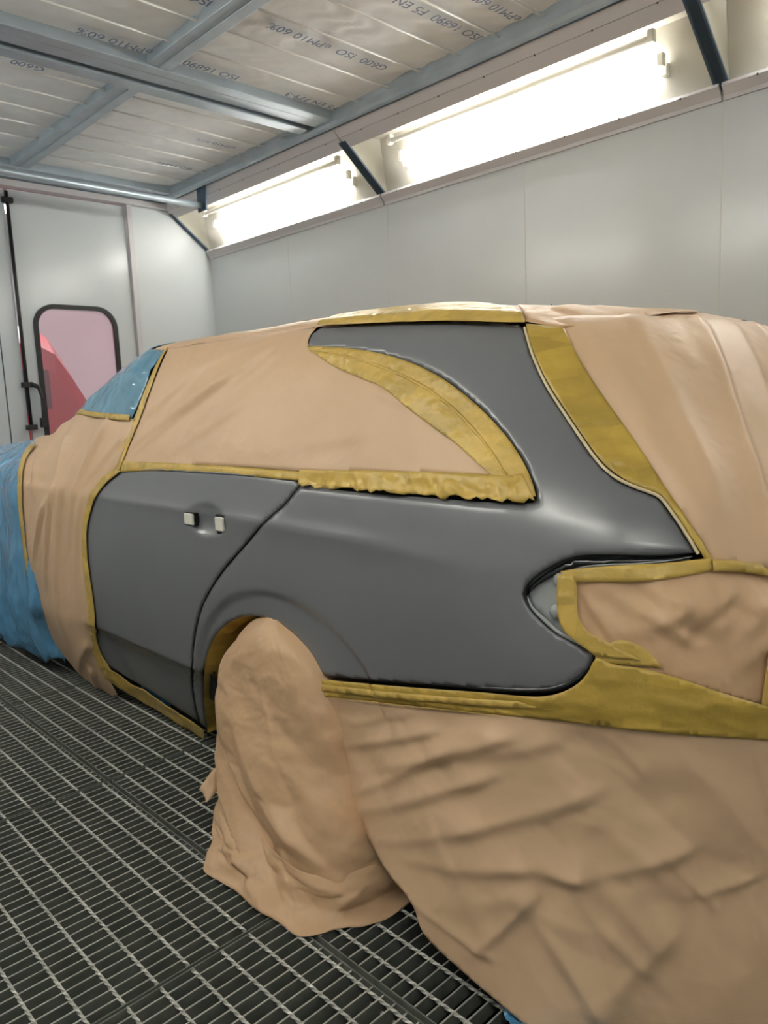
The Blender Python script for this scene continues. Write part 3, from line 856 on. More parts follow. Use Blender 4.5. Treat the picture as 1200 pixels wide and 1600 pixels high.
def shift(curve, target, k):
    return [(p[0] + (target[0] - p[0]) * k, p[1] + (target[1] - p[1]) * k) for p in curve]
# glossy bead along the opening, and black wrapped edge at the bumper corner
def bead(curve, r, off, material, name, parent, seg=8, taper=True):
    c = np.array(curve)
    p = surf(c[:, 0], c[:, 1]) + surfn(c[:, 0], c[:, 1]) * NSIGN * off
    rings = []
    n = len(p)
    for i in range(n):
        t = Vector(p[min(i + 1, n - 1)] - p[max(i - 1, 0)]).normalized()
        w = Vector(surfn(c[i, 0], c[i, 1]) * NSIGN); u = t.cross(w).normalized(); w = u.cross(t)
        k = r * (min(1, .25 + 3.0 * min(i, n - 1 - i) / n) if taper else 1)
        rings.append([tuple(Vector(p[i]) + u * (k * math.cos(2 * PI * j / seg)) + w * (k * math.sin(2 * PI * j / seg))) for j in range(seg + 1)])
    return MB().grid(rings).build(name, material, parent, smooth=True)
def band(name, A, B, material, parent, off, step=.008, **kw):
    return patch(name, join(A, rev(B)), material, parent, off=off, step=step, **kw)
# recessed black glossy channel above the light
CH1 = S((1086, 864), (1050, 868), (1000, 869), (950, 869), (910, 870), (884, 876), (857, 890), (835, 906), (823, 919), (820, 928))
CH2 = S((1088, 868), (1050, 876), (1000, 880), (950, 881), (915, 882), (892, 886), (864, 898), (840, 913), (827, 923), (822, 931))
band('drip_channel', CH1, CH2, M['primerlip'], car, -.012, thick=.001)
bead(S((1083, 869), (1050, 875), (1000, 880), (950, 882), (915, 885), (893, 891), (880, 897)), .0018, -.004, M['recess'], 'channel_bead', car)
bead(S((822, 932), (828, 948), (846, 967), (872, 989), (902, 1005), (928, 1019)), .0045, -.008, M['recess'], 'lower_bead', car)
bead(join(BCORNER, S((858, 1079), (820, 1080), (760, 1077), (700, 1073))), .0065, -.006, M['primerlip'], 'lower_edge', car)
for px, py in ((872, 906), (866, 957)):
    s0, v0 = inv(px, py); c = surf(s0, v0) + surfn(s0, v0) * NSIGN * -.020
    b_ = MB().ball((c[0], c[1], c[2]), (.014, .015, .016), 16, 10).build('recess_stud', M['recess'], car, smooth=True)

# rubber shadow gap between door and quarter, golden tape in it
rimwall(SHUT2, .02, M['gap'], 'shut_gap_wall', car)
gp = join([(p[0] - .004, p[1]) for p in SHUT])
bead([(p[0] - .004, p[1]) for p in SHUT], .0026, -.0085, M['tape'], 'gap_tape', car, taper=False)
# belt line strip above the door
bead(S((192, 736), (240, 734), (300, 737), (380, 742), (446, 750)), .0036, .001, M['primer'], 'belt_strip', car)

# door handle recess: dished oval bowl with two white mounts
hs, hv = inv(319, 813)
def press_dish(o, s0, v0, rs, rv, depth):
    me = o.data; off = wloc(o.parent)
    c0 = surf(s0, v0)
    for vt in me.vertices:
        p = vt.co + off
        dy = (p.y - c0[1]) / rs; dz = (p.z - c0[2]) / rv
        r = math.hypot(dy, dz)
        if r < 1:
            vt.co.x += depth * (1 - r ** 3) ** 1.3 
press_dish(door, hs, hv, .125, .052, .020)
def clip(px, py, w, h, name='handle_mount'):
    s0, v0 = inv(px, py); c = surf(s0, v0)
    mb = MB().box((c[0] - .006, c[1] - w / 2, c[2] - h / 2), (c[0] + .018, c[1] + w / 2, c[2] + h / 2))
    return mb, c
mb, c = clip(296, 811, .052, .036)
mb.build(name='handle_mount', mat=M['whiteplastic'], parent=door, bevel=.004)
MB().box((c[0] + .001, c[1] - .032, c[2] - .021), (c[0] + .022, c[1] + .029, c[2] + .021)).build('mount_hole', M['gap'], door)
MB().tube((c[0] - .004, c[1] - .023, c[2] + .009), (c[0] + .014, c[1] - .023, c[2] + .009), .004).build('pin', M['whiteplastic'], door)
mb, c = clip(344, 819, .044, .042)
mb.box((c[0] - .007, c[1] - .010, c[2] + .015), (c[0] + .016, c[1] + .006, c[2] + .022)).box((c[0] - .005, c[1] - .020, c[2] - .018), (c[0] + .015, c[1] - .011, c[2] + .004))
mb.build('handle_mount', M['whiteplastic'], door, bevel=.004)
MB().box((c[0] + .001, c[1] - .029, c[2] - .031), (c[0] + .022, c[1] + .024, c[2] + .028)).build('mount_hole', M['gap'], door)

# wheel arch liner (dark) and the wheel hidden inside its wrap
AR = [(p[0], p[1]) for p in ARCH]
ap = surf(np.array([p[0] for p in AR]), np.array([p[1] for p in AR]))
ext = np.array([ap[0] + (0, -.02, -.25)])
ap2 = np.concatenate([ext, ap, np.array([ap[-1] + (0, .0, -.015)])])
l1 = ap2 + (.004, 0, 0); l2 = ap2 + (.075, 0, 0); l3 = ap2 + (.50, 0, 0)
cen = np.array([0, ARC_Y, ARC_Z])
def toward(P, k):
    Q = P.copy(); Q[:, 1:] += (cen[1:] - Q[:, 1:]) * k; return Q
MB().grid([toward(l2 + (.03, 0, 0), -.12), toward(l3, -.12)]).build('wheel_arch_liner', M['shell'], car, smooth=True)
MB().box((1.68, 1.2, .1), (1.72, 2.3, .85)).build('inner_arch', M['shell'], car)
wh = MB()
wp = []
for a in range(33):
    t = 2 * PI * a / 32
    wp.append([(x, 1.745 + r * math.cos(t), .315 + r * math.sin(t)) for x, r in ((1.20, .05), (1.20, .24), (1.19, .27), (1.21, .305), (1.25, .313), (1.38, .313), (1.42, .30))])
wh.grid(wp).build('wheel', M['shell'], car, smooth=True)

# ------------------------------------------------------------------ masking paper, tape, film
TP = 'masking_tape'
# --- side window sheet
side = empty('masking_paper', tuple(surf(2.0, 1.25)), 'large brown paper sheet taped over the side windows', 'masking paper')
WTOP = [(s_, 1.455) for s_ in np.linspace(2.86, 1.62, 40)]
APIL = S((190, 722), (205, 690), (222, 650), (238, 605), (250, 575), (262, 548))
poly = join(S((190, 728), (190, 722)), APIL, [(2.86, 1.455)], WTOP, S((500, 506), (487, 521), (481, 534), (484, 545)), S((484, 545), (560, 566), (640, 605), (700, 655), (760, 720), (785, 745)), S((785, 745), (700, 742), (600, 738), (480, 737), (350, 728), (190, 728)))
sf = [((200, 700), (330, 610), .018, .012), ((230, 690), (400, 560), .02, .010), ((215, 660), (300, 590), .02, .010), ((260, 600), (420, 530), .02, .008), ((330, 640), (480, 520), .016, .006), ((700, 650), (600, 620), .02, .006), ((280, 700), (370, 640), .02, .006), ((420, 700), (560, 680), .03, .005)]
def side_w(P): return folds(P, sf) + .003 * vnoise(P, 5, 5, 2) + crumple(P, .0028, 7, 4, -.6, 2.0)
patch('paper_sheet', poly, M['kraft'], side, off=.001, step=.010, wrinkle=side_w, pin_w=.05)
band(TP, S((188, 738), (250, 736), (350, 741), (440, 749), (480, 752)), S((192, 721), (250, 723), (350, 728), (440, 735), (480, 738)), M['tape'], side, .005, wrinkle=lambda P: crumple(P, .001, 20, 3), pins=[], edge_drop=.002)
band(TP, S((188, 736), (206, 690), (222, 650), (238, 605), (250, 572), (263, 545)), S((176, 736), (196, 690), (213, 650), (230, 605), (245, 572), (260, 545)), M['tape'], side, .006, wrinkle=lambda P: crumple(P, .001, 20, 3), pins=[])
# crumpled tape over the window belt: ragged lower edge
rag = []
xs_ = np.linspace(470, 837, 46)
for i, x in enumerate(xs_):
    yb = np.interp(x, [470, 560, 650, 740, 800, 837], [757, 765, 773, 779, 783, 783]) + RNG.uniform(-2.5, 5.5)
    rag.append((x, yb))
RAG = S(*rag, step=5.0)
UPB = S((470, 735), (560, 736), (640, 738), (700, 740), (745, 742), (790, 745), (818, 742))
band(TP, UPB, RAG, M['tape'], side, .007, step=.006, wrinkle=lambda P: crumple(P, .008, 22, 8) + .002, pins=[UPB], pin_w=.03)
# curved tape bands round the quarter window (two layers)
C1 = S((481, 542), (520, 543), (560, 547), (600, 554.5), (640, 566.5), (680, 585), (719, 611.5), (756, 643.5), (791, 682), (814, 715.5), (831, 750), (838, 776))
C2 = S((484, 549), (520, 553), (560, 562), (600, 575), (640, 592), (675, 612), (708, 638), (738, 668), (764, 700), (784, 730), (800, 755), (815, 778))
C3 = S((490, 551), (520, 572), (560, 590), (600, 607), (640, 640), (680, 670), (712, 693), (740, 718), (762, 738), (772, 752), (790, 768), (812, 780))
band(TP, C1, C2, M['tape'], side, .004, step=.008, wrinkle=lambda P: crumple(P, .0012, 16, 6), pins=[])
band(TP, C2, C3, M['tape'], side, .0055, step=.007, wrinkle=lambda P: side_w(P) * .8 + crumple(P, .003, 10, 16), pins=[C2], pin_w=.03)
bead(S((486, 550), (520, 554), (560, 563), (600, 576), (640, 593), (675, 613), (708, 639), (738, 669), (764, 701), (784, 731), (800, 756)), .004, .004, M['tape'], 'tape_ridge', side)
ce = inv(826, 770)
pc = surf(*ce) + surfn(*ce) * NSIGN * .004

# --- roof edge sheet and tape
roofp = empty('masking_paper', tuple(surf(2.0, 1.7)), 'brown paper sheet lying over the roof', 'masking paper')
rp = [(2.95, 1.455)] + [(s_, 1.455) for s_ in np.linspace(2.9, 1.15, 60)] + [(s_, 1.455) for s_ in np.linspace(1.1, -.5, 50)] + [(s_, 2.04) for s_ in np.linspace(-.5, 2.95, 60)]
patch('paper_sheet', rp, M['kraft'], roofp, off=.000, step=.022, wrinkle=lambda P: crumple(P, .004, 7, 4), pins=[])
RT1 = S((499, 515), (600, 511), (700, 510), (780, 513), (821, 515))
rt2 = [(p[0], p[1] + .012 + .13 * math.sin(PI * i / (len(RT1) - 1)) ** .35) for i, p in enumerate(RT1)]
band(TP, RT1, rt2, M['tape'], roofp, .011, step=.010, wrinkle=lambda P: .010 * np.exp(-((P[:, 1] - 1.455) / .018) ** 2) + .006 * np.exp(-((P[:, 1] - 1.425) / .008) ** 2) + crumple(P, .001, 15, 3), pins=[])

# --- tailgate sheet
gate = empty('masking_paper', tuple(surf(.1, 1.15)), 'brown paper sheet hanging over the tailgate at the right edge', 'masking paper')
g2 = S((880, 515), (898, 553), (920, 592), (950, 635), (985, 685), (1015, 730), (1040, 768), (1062, 800), (1088, 838), (1110, 875), (1116, 884))
gtop = S((880, 515), (850, 500))
gbot = S((1116, 884), (1160, 886), (1200, 892), (1290, 905))
gpoly = join([(p[0], p[1]) for p in [(.98, 1.46)]], [inv(838, 506)], g2, gbot, [(-.5, .86), (-.5, 1.46)], [(s_, 1.465) for s_ in np.linspace(-.48, .95, 40)])
gf = [((905, 520), (1060, 800), .05, .012), ((980, 500), (1100, 740), .035, .014), ((1085, 500), (1190, 830), .03, .020), ((930, 540), (1000, 640), .04, .010), ((1150, 520), (1200, 640), .04, .012), ((1010, 700), (1120, 870), .03, .010)]
patch('paper_sheet', gpoly, M['kraft'], gate, off=.006, step=.012, wrinkle=lambda P: folds(P, gf) + .003 * vnoise(P, 6, 6, 12) + crumple(P, .0025, 6, 5, 1.0, 2.2), pins=[g2], pin_w=.04)
G1 = S((822, 512), (828, 535), (838, 562), (857, 602), (885, 646), (913, 688), (938, 722), (963, 744), (990, 759), (1014, 768), (1032, 776), (1052, 802), (1072, 832), (1092, 864), (1098, 874))
band(TP, G1, g2, M['tapethick'], gate, .0085, step=.009, wrinkle=lambda P: crumple(P, .0022, 9, 21, 1.0, 2.0), pins=[])
bead(S((820, 514), (827, 538), (836, 564), (855, 604), (883, 648), (911, 690), (936, 724), (962, 747), (990, 761), (1014, 770), (1031, 778), (1051, 804), (1071, 834), (1090, 866)), .0034, .003, mat('pale tape edge', lin(226, 210, 170), .5), 'rolled_tape_edge', gate, taper=False)
# light folded paper lump on the spoiler edge
LB = S((822, 508), (850, 513), (880, 516), (930, 512), (990, 503), (1050, 494), (1088, 492))
lump = join(LB, [(LB[-1][0] - .05, LB[-1][1] + .02), (LB[-1][0] - .05, 1.55), (.6, 1.56), (LB[0][0] + .01, 1.54)])
patch('paper_fold', lump, M['kraftcrumple'], gate, off=.010, step=.012, wrinkle=lambda P: crumple(P, .009, 9, 31, .1, 2.5) + .004, pin_w=.02)

# --- tail light sheet
tl = empty('masking_paper', tuple(surf(.4, .85)), 'crumpled brown paper taped over the tail light', 'masking paper')
TL1 = S((878, 893), (920, 888), (980, 884), (1040, 881), (1105, 874))
TLB = S((876, 960), (890, 990), (930, 1020), (985, 1044), (1040, 1058), (1100, 1075), (1200, 1105))
tpoly = join(TL1, S((1105, 874), (1150, 878), (1200, 884), (1300, 900)), [(-.45, .88), (-.5, .62)], S((1300, 1140), (1200, 1105)), rev(TLB), S((876, 960), (874, 925), (878, 893)))
tf = [((905, 915), (960, 1000), .02, .020), ((930, 905), (1060, 990), .03, .018), ((1060, 990), (1130, 935), .02, .016), ((1000, 990), (1060, 960), .02, .018), ((1130, 1000), (1200, 950), .03, .02), ((1000, 910), (1060, 940), .02, .014), ((1130, 1060), (1195, 1000), .03, .02)]
patch('paper_sheet', tpoly, M['kraftcrumple'], tl, off=.004, step=.008, wrinkle=lambda P: folds(P, tf) + crumple(P, .014, 9, 41), pins=[TL1, TLB, S((1105, 874), (1150, 878), (1200, 884), (1300, 900)), S((876, 960), (874, 925), (878, 893))], pin_w=.09)
band(TP, TL1, S((882, 912), (920, 909), (980, 910), (1040, 905), (1108, 893)), M['tape'], tl, .013, step=.007, wrinkle=lambda P: crumple(P, .0022, 18, 42), pins=[])
band(TP, S((874, 898), (872, 925), (874, 960), (884, 985), (905, 1003), (930, 1022)), S((900, 900), (903, 925), (905, 958), (920, 985), (955, 1005), (1000, 1030)), M['tape'], tl, .014, step=.007, wrinkle=lambda P: crumple(P, .0025, 18, 43), pins=[])
band(TP, S((1108, 876), (1150, 879), (1200, 885), (1290, 898)), S((1108, 894), (1150, 896), (1200, 902), (1290, 915)), M['tape'], tl, .016, step=.008, wrinkle=lambda P: crumple(P, .001, 18, 44), pins=[])
band(TP, S((930, 1022), (960, 1000), (985, 1002), (1010, 1016), (1035, 1042)), S((932, 1030), (960, 1035), (985, 1038), (1010, 1040), (1035, 1044)), M['tape'], tl, .011, step=.008, wrinkle=lambda P: crumple(P, .002, 18, 48), pins=[])
band(TP, S((1197, 990), (1190, 1040), (1182, 1100)), S((1225, 990), (1215, 1040), (1205, 1105)), M['tape'], tl, .014, step=.008)

# --- bumper sheet: tape belt and long curtain to the floor
bp = empty('masking_paper', tuple(surf(.8, .4)), 'huge brown paper curtain hanging from the rear bumper to the grating', 'masking paper')
B1 = S((497, 1060), (600, 1069), (700, 1076), (820, 1084), (860, 1083), (888, 1075), (908, 1062), (922, 1045), (932, 1027), (960, 1036), (1000, 1042), (1060, 1058), (1120, 1078), (1200, 1102), (1290, 1130))
B2 = S((506, 1086), (600, 1096), (700, 1106), (800, 1116), (900, 1126), (1000, 1137), (1100, 1146), (1200, 1154), (1290, 1160))
EDGE = S((500, 1066), (512, 1100), (530, 1150), (553, 1215), (575, 1275), (592, 1318), (622, 1370), (655, 1412), (668, 1450), (690, 1478), (740, 1525), (790, 1570), (828, 1604))
e_end = EDGE[-1]
cp = join(B2[:1], EDGE[2:], [(e_end[0] - .1, max(.004, e_end[1] - .01)), (.3, .004), (-.5, .004), (-.5, .60)], rev(B2))
cp = join(EDGE[1:], [(max(.3, e_end[0] - .06), .004), (.3, .004), (-.5, .004), (-.5, B2[-1][1])], rev(B2)[:-1])
bf = [((540, 1166), (660, 1146), .022, .022), ((590, 1200), (770, 1158), .028, .026), ((555, 1130), (640, 1112), .02, .014),
      ((582, 1262), (740, 1222), .028, .026), ((560, 1235), (690, 1180), .024, .020), ((600, 1310), (760, 1290), .03, .018),
      ((740, 1290), (905, 1245), .035, .024), ((660, 1345), (815, 1352), .03, .020), ((815, 1352), (905, 1370), .035, .030),
      ((905, 1370), (1060, 1330), .035, .026), ((860, 1200), (1050, 1380), .05, .018), ((755, 1482), (828, 1412), .018, .024),
      ((828, 1412), (932, 1575), .04, .034), ((932, 1575), (1040, 1470), .05, .022), ((1045, 1550), (960, 1470), .03, .018),
      ((660, 1412), (755, 1482), .012, .014), ((1080, 1400), (1170, 1370), .018, .016), ((1050, 1350), (1110, 1410), .02, .014),
      ((700, 1180), (850, 1160), .03, .014), ((1180, 1180), (1200, 1260), .02, .014), ((940, 1140), (1000, 1200), .02, .01), ((900, 1330), (1010, 1460), .04, .018),
      ((700, 1410), (820, 1390), .05, .02)]
bf = [(a_, b_, w_ * .80, h_ * .62) for a_, b_, w_, h_ in bf]
def bw(P):
    return folds(P, bf) + .006 * vnoise(P, 4, 4, 22) + .018 * facets(P, .17, 23, .35, 2.2, .3) + .0045 * facets(P, .06, 25, .3, 1.8, .3)
patch('paper_curtain', cp, M['kraft'], bp, off=.006, step=.0065, wrinkle=bw, pins=[B2], pin_w=.05)
band(TP, B1, B2, M['tapethick'], bp, .011, step=.009, wrinkle=lambda P: crumple(P, .0030, 8, 51, .1, 3.0) + .004 * np.exp(-((P[:, 1] - .66) / .02) ** 2), pins=[])
bead(S((505, 1087), (600, 1097), (700, 1107), (800, 1117)), .0012, .011, M['tape'], 'tape_ridge', bp)
B0a = S((505, 1068), (600, 1078), (700, 1086), (800, 1092), (880, 1094)); B0b = S((505, 1078), (600, 1088), (700, 1096), (800, 1103), (880, 1106))
band(TP, B0a, B0b, M['tape'], bp, .0135, step=.008, wrinkle=lambda P: crumple(P, .001, 14, 55), pins=[])

# --- front door sheet
fd = empty('masking_paper', tuple(surf(3.1, .7)), 'wrinkled brown paper sheet hanging over the front door', 'masking paper')
F_L = S((122, 646), (95, 660), (62, 684), (44, 705), (36, 740), (38, 790), (46, 860), (58, 930), (75, 985), (100, 1020))
F_B = S((100, 1020), (125, 1050), (148, 1082), (158, 1092))
fpoly = join(F_L, F_B, S((158, 1092), (172, 1091), (186, 1084)), S((186, 1084), (172, 1060), (160, 1040)), S((160, 1040), (152, 1015), (147, 985), (143, 945), (136, 900), (132, 862), (132, 825), (138, 795), (148, 770), (164, 749), (182, 733), (198, 700), (214, 655)), S((214, 655), (165, 652), (122, 646)))
ff = [((60, 780), (75, 690), .03, .020), ((90, 800), (110, 690), .03, .022), ((110, 830), (160, 680), .03, .020), ((55, 880), (75, 800), .02, .025), ((75, 900), (85, 790), .025, .026), ((135, 800), (175, 740), .02, .015), ((100, 980), (100, 780), .03, .018), ((130, 760), (190, 690), .02, .012), ((120, 900), (128, 800), .02, .015), ((130, 1070), (150, 1000), .02, .018), ((60, 740), (100, 670), .02, .014), ((160, 1085), (150, 1050), .02, .02)]
F_R = S((160, 1040), (147, 985), (136, 900), (132, 825), (148, 770), (182, 733))
patch('paper_sheet', fpoly, M['kraft'], fd, off=.006, step=.012, wrinkle=lambda P: folds(P, ff) + .005 * vnoise(P, 5, 3, 7) + crumple(P, .004, 6, 7, 1.5, 2.5), pins=[F_R], pin_w=.05)
band(TP, S((192, 737), (171, 753), (153, 775), (144, 798), (138, 830), (139, 870), (144, 910), (150, 955), (153, 995), (161, 1022), (174, 1043), (181, 1056)), S((180, 733), (160, 749), (144, 771), (136, 797), (131, 830), (131, 870), (135, 910), (140, 955), (143, 995), (148, 1022), (157, 1042), (168, 1062)), M['tape'], fd, .008, step=.008, wrinkle=lambda P: crumple(P, .001, 18, 61), pins=[])
band(TP, S((122, 641), (150, 645), (180, 648), (208, 650)), S((118, 648), (150, 653), (180, 657), (206, 659)), M['tape'], fd, .013, step=.008)
band(TP, S((53, 694), (40, 712), (33, 742), (34, 790), (42, 860), (54, 930), (62, 955)), S((58, 700), (46, 716), (40, 742), (40, 790), (47, 860), (58, 928), (64, 948)), M['tape'], fd, .016, step=.01)

# --- sill tape and paper
sill = empty('masking_paper', tuple(surf(2.5, .2)), 'narrow brown paper and yellow tape strip along the sill below the rear door', 'masking paper')
s1 = S((170, 1039), (200, 1059), (240, 1082), (280, 1108), (310, 1128), (324, 1139))
s2 = S((165, 1056), (200, 1078), (240, 1101), (280, 1126), (308, 1143), (323, 1155))
s3 = S((205, 1084), (240, 1108), (280, 1136), (308, 1154), (326, 1168))
band(TP, s1, s2, M['tape'], sill, .010, step=.008, wrinkle=lambda P: crumple(P, .003, 16, 71) + .004, pins=[])
band('paper_sheet', s2[2:], s3, M['kraftcrumple'], sill, .003, step=.010, wrinkle=lambda P: crumple(P, .004, 12, 72), pins=[])

# --- wheel arch lip tape
la = ap2 + (.006, 0, 0); lb = toward(ap2 + (.045, 0, 0), .035); lc = toward(ap2 + (.085, 0, 0), .02)
wav = np.array([[0, .003 * math.sin(i * 1.7), .003 * math.cos(i * 2.3)] for i in range(len(ap2))])
at = empty('arch_tape', tuple(ap2[10]), 'yellow tape lining the inside lip of the rear wheel arch', 'masking tape')
MB().grid([la, lb + wav, lc - wav, lc + (.10, 0, 0) + wav]).build('masking_tape', M['tapethick'], at, smooth=True)

# --- wheel wrap
ww = empty('wheel_cover', (1.2, 1.75, 0), 'brown paper bag wrapped round the rear wheel, crumpled on the grating', 'wheel cover')
zk = [0, .03, .08, .15, .28, .40, .50, .58, .63, .665]
Yf_ = pchip(zk, [1.84, 1.86, 1.90, 1.96, 2.05, 2.07, 2.03, 1.95, 1.87, 1.78])
Yr_ = pchip(zk, [1.29, 1.31, 1.335, 1.36, 1.40, 1.42, 1.455, 1.51, 1.58, 1.68])
Xo_ = pchip(zk, [.965, .99, 1.015, 1.045, 1.085, 1.105, 1.115, 1.125, 1.15, 1.19])
def corner_e(a): return .62 if math.cos(a) > 0 else .42
_aa = np.linspace(-0.35 * PI / 2, -0.35 * PI / 2 + PI + .70 * PI / 2, 4000)
_px = np.array([[.30 * math.copysign(abs(math.sin(a)) ** corner_e(a), math.sin(a)), .33 * math.copysign(abs(math.cos(a)) ** corner_e(a), math.cos(a))] for a in _aa])
_L = np.concatenate([[0], np.cumsum(np.hypot(*np.diff(_px, axis=0).T))])
def wrap(nz=150, nu=260):
    P = np.zeros((nz + 1, nu, 3))
    UV = np.array([(j / (nu - 1) * 1.25, .665 * (i / nz) ** .9) for i in range(nz + 1) for j in range(nu)])
    lz = np.clip((.45 - UV[:, 1]) / .3, 0, 1); kz = np.clip(1 - UV[:, 1] / .13, 0, 1)
    FW = (.014 + .028 * lz) * facets(UV, .14, 3, -.75, 2.2, .18) + (.006 + .011 * lz) * facets(UV, .06, 5, -.5, 1.8, .18) + .002 * facets(UV, .025, 6, .4, 1.5) + .020 * kz * facets(UV, .05, 9, -.25, 2.2)
    rearc = np.exp(-((UV[:, 0] - .74) / .10) ** 2)
    FW = FW + .004 * rearc * facets(UV, .035, 13, .2, 2.5)
    FW2 = facets(UV, .04, 15) * .5 + .3
    for i in range(nz + 1):
        z = .665 * (i / nz) ** .9
        yf, yr, xo = float(Yf_(z)), float(Yr_(z)), float(Xo_(z))
        yc = (yf + yr) / 2; ry = (yf - yr) / 2; rx = .30
        for j in range(nu):
            t = j / (nu - 1)
            a = float(np.interp(t * _L[-1], _L, _aa))      # evenly spaced round the bag, front to rear
            e = .62 if math.cos(a) > 0 else .42
            cx, cy = math.sin(a), math.cos(a)
            x = xo + rx - rx * math.copysign(abs(cx) ** e, cx)
            y = yc + ry * math.copysign(abs(cy) ** e, cy)
            k = max(0, 1 - z / .13)
            fold = FW[i * nu + j]
            dg = (z - .27) - .55 * (y - 1.88)
            fold += .016 * math.exp(-math.sqrt(dg * dg + 2e-5) / (.05 if dg > 0 else .018)) * max(0, 1 - abs(y - 1.72) / .28)
            dg = (z - .17) - .42 * (y - 1.90)
            fold += .022 * math.exp(-math.sqrt(dg * dg + 2e-5) / (.05 if dg > 0 else .016)) * max(0, 1 - abs(y - 1.66) / .36)
            dg = (z - .42) - 1.6 * (y - 1.66)
            fold += .008 * math.exp(-math.sqrt(dg * dg + 2e-5) / .03) * max(0, 1 - abs(z - .40) / .15)
            c2 = FW2[i * nu + j]
            q = Vector((x * 5, y * 5, z * 7))
            nxy = Vector((-(abs(cx) ** .5) * math.copysign(1, cx), (abs(cy) ** .5) * math.copysign(1, cy))).normalized()
            P[i, j] = (x + nxy.x * fold, y + nxy.y * fold, max(z + .010 * noise.noise(q) * (1 if z > .05 else 0) + .012 * k * (c2 - .3), .004))
    return P
WP = wrap()
top = WP[-1].copy(); topc = top.mean(0)
rows = [WP[i] for i in range(len(WP))]
for k in (.25, .5, .75, .97):
    rr = top + (topc - top) * k; rr[:, 2] += .012 * math.sin(k * PI / 2)
    rows.append(rr)
o = MB().grid(rows).build('paper_bag', M['kraftcrumple'], ww, smooth=True)
sm = o.modifiers.new('thickness', 'SOLIDIFY'); sm.thickness = .001; sm.offset = -1
# skirt lying on the grating
sk = []
nu = 460; nr = 30
HUV = np.array([(j / (nu - 1) * 1.3, i / (nr - 1) * .13) for i in range(nr) for j in range(nu)])
HF = .015 * facets(HUV, .055, 33, .18, 3.2, .15) + .009 * facets(HUV, .026, 34, -.3, 2.2, .15)
HG = .009 * facets(HUV, .05, 37, -.2, 2.5, .15)
for i in range(nr):
    r = i / (nr - 1)
    row = []
    for j in range(nu):
        t = j / (nu - 1)
        ft = t * (WP.shape[1] - 1); f0 = min(int(ft), WP.shape[1] - 2); rw = 24 * (1 - r); r0 = min(int(rw), 23)
        b = (WP[r0, f0] * (1 - ft + f0) + WP[r0, f0 + 1] * (ft - f0)) * (1 - rw + r0) + (WP[r0 + 1, f0] * (1 - ft + f0) + WP[r0 + 1, f0 + 1] * (ft - f0)) * (rw - r0)
        c0 = np.array([1.25, 1.58, 0])
        d = (b - c0); d[2] = 0; d /= np.linalg.norm(d)
        wdt = .024 + .012 * noise.noise(Vector((t * 9, 2, 0)))
        z = .098 * (1 - r) ** 1.15 + .012 * (1 - abs(2 * r - 1)) + .004
        k = min(1, r * 5) * min(1, (1 - r) * 6 + .35)
        p = b + d * (wdt * r ** .8 + HF[i * nu + j] * k + .004)
        p[2] = max(.004, z + HG[i * nu + j] * k)
        row.append(p)
    sk.append(row)
o = MB().grid(sk).build('crumpled_hem', M['kraftcrumple'], ww, smooth=True)
sm = o.modifiers.new('thickness', 'SOLIDIFY'); sm.thickness = .001; sm.offset = -1
fa = [((1.12, 1.92, .205), (1.12, 1.92, .125)), ((1.06, 1.905, .185), (1.06, 1.88, .132)), ((1.03, 1.925, .138), (1.02, 1.872, .118))]
fl = []
for i in range(9):
    t = i / 8 * 2; k = min(int(t), 1); f = t - k
    A = [fa[k][0][c] * (1 - f) + fa[k + 1][0][c] * f for c in range(3)]; B = [fa[k][1][c] * (1 - f) + fa[k + 1][1][c] * f for c in range(3)]
    fl.append([tuple(A[c] * (1 - w) + B[c] * w + (.006 * math.sin(w * PI) if c == 0 else 0) for c in range(3)) for w in (0, .33, .66, 1)])
o = MB().grid(fl).build('torn_flap', M['kraft'], ww, smooth=True)
sm = o.modifiers.new('thickness', 'SOLIDIFY'); sm.thickness = .001; sm.offset = -1

# --- blue film over the front of the car
bfm = empty('plastic_film', tuple(surf(4.2, .7)), 'loose blue plastic film draped over the bonnet and front wing to the floor', 'plastic film')
fe = [(p[0] - .03, p[1]) for p in S((60, 686), (46, 705), (38, 740), (40, 790), (48, 860), (60, 930), (76, 985), (100, 1023))]
p_end = fe[-1]
fpol = join([(3.42, 1.50)], [(3.55, 1.30)], fe, [(p_end[0], max(.10, p_end[1] - .02))], [(s_, .11 + .02 * math.sin(s_ * 30)) for s_ in np.linspace(p_end[0] + .05, 5.3, 60)], [(5.3, 2.04), (3.42, 2.04)])
def filmw(P):
    # gathers
    low = 1 - sstep(.15, .85, P[:, 1])
    vert = vnoise(P, 9, .8, 77) * .05 * (.25 + low) + vnoise(P, 24, 2.0, 78, 'ridge') * .012 * (.3 + low)
    bulge = .05 * low ** 2 * (1 + .5 * vnoise(P, 4, 1, 5))
    return vert + bulge + crumple(P, .006, 9, 79)
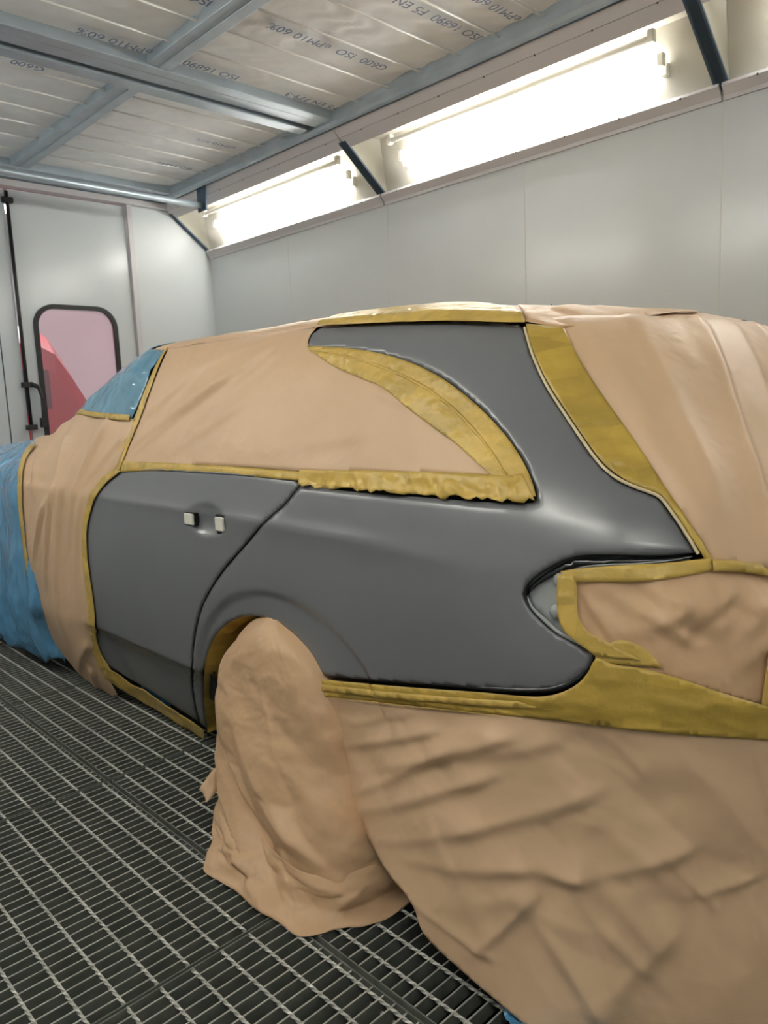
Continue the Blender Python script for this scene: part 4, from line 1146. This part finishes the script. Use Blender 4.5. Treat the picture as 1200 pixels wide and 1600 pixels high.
patch('film_sheet', fpol, M['film'], bfm, off=.004, step=.017, wrinkle=filmw, pins=[fe], pin_w=.06)
wfm = empty('plastic_film', tuple(surf(3.0, 1.35)), 'taut blue plastic film over the windscreen pillar above the papered front door', 'plastic film')
wp_ = join(S((122, 644), (165, 650), (206, 656)), S((206, 656), (222, 618), (238, 578), (258, 548)), [(2.93, 1.47), (2.93, 2.0), (3.42, 2.0), (3.42, 1.5)], [inv(122, 642)])
patch('film_sheet', wp_, M['filmwind'], wfm, off=.003, step=.013, wrinkle=lambda P: crumple(P, .004, 9, 85, .8, 2.5) + .008 * np.exp(-((P[:, 1] - 1.36) / .010) ** 2), pins=[])
# film scrap under the bumper curtain and beside the sill
def scrap(c, w, h, label, seed, ang):
    g = empty('plastic_film', c, label, 'plastic film')
    P = []
    for i in range(40):
        row = []
        for j in range(30):
            a = (i / 39 - .5) * w; b = j / 29 * h
            n_ = noise.noise(Vector((a * 22 + seed, b * 5, seed))) * .035 + noise.noise(Vector((a * 60, b * 20, seed))) * .010
            x = c[0] + n_ + b * .25; y = c[1] + a * math.cos(ang); z = c[2] + b + a * math.sin(ang) + .01 * noise.noise(Vector((a * 30, 0, seed)))
            row.append((x, y, max(.004, z)))
        P.append(row)
    MB().grid(P).build('film_sheet', M['film'], g, smooth=True)
    return g
g = empty('plastic_film', (1.14, .85, 0), 'crumpled blue film lying on the grating below the brown paper curtain', 'plastic film')
P_ = []
for i in range(50):
    row = []
    for j in range(34):
        a = i / 49; b = j / 33
        yy = 1.00 - .42 * a; xx = 1.165 - .62 * (.97 - yy) + .22 * b + .012 * noise.noise(Vector((yy * 30, 3, 1)))
        zz = .006 + .05 * abs(noise.noise(Vector((xx * 16, yy * 12, 2)))) * min(1, b * 5) + .018 * abs(noise.noise(Vector((xx * 50, yy * 34, 4))))
        row.append((xx, yy, zz))
    P_.append(row)
MB().grid(P_).build('film_sheet', M['film'], g, smooth=True)
scrap((1.36, 2.86, .05), .26, .13, 'small blue film end tucked under the sill beside the front door paper', 8.0, 0)
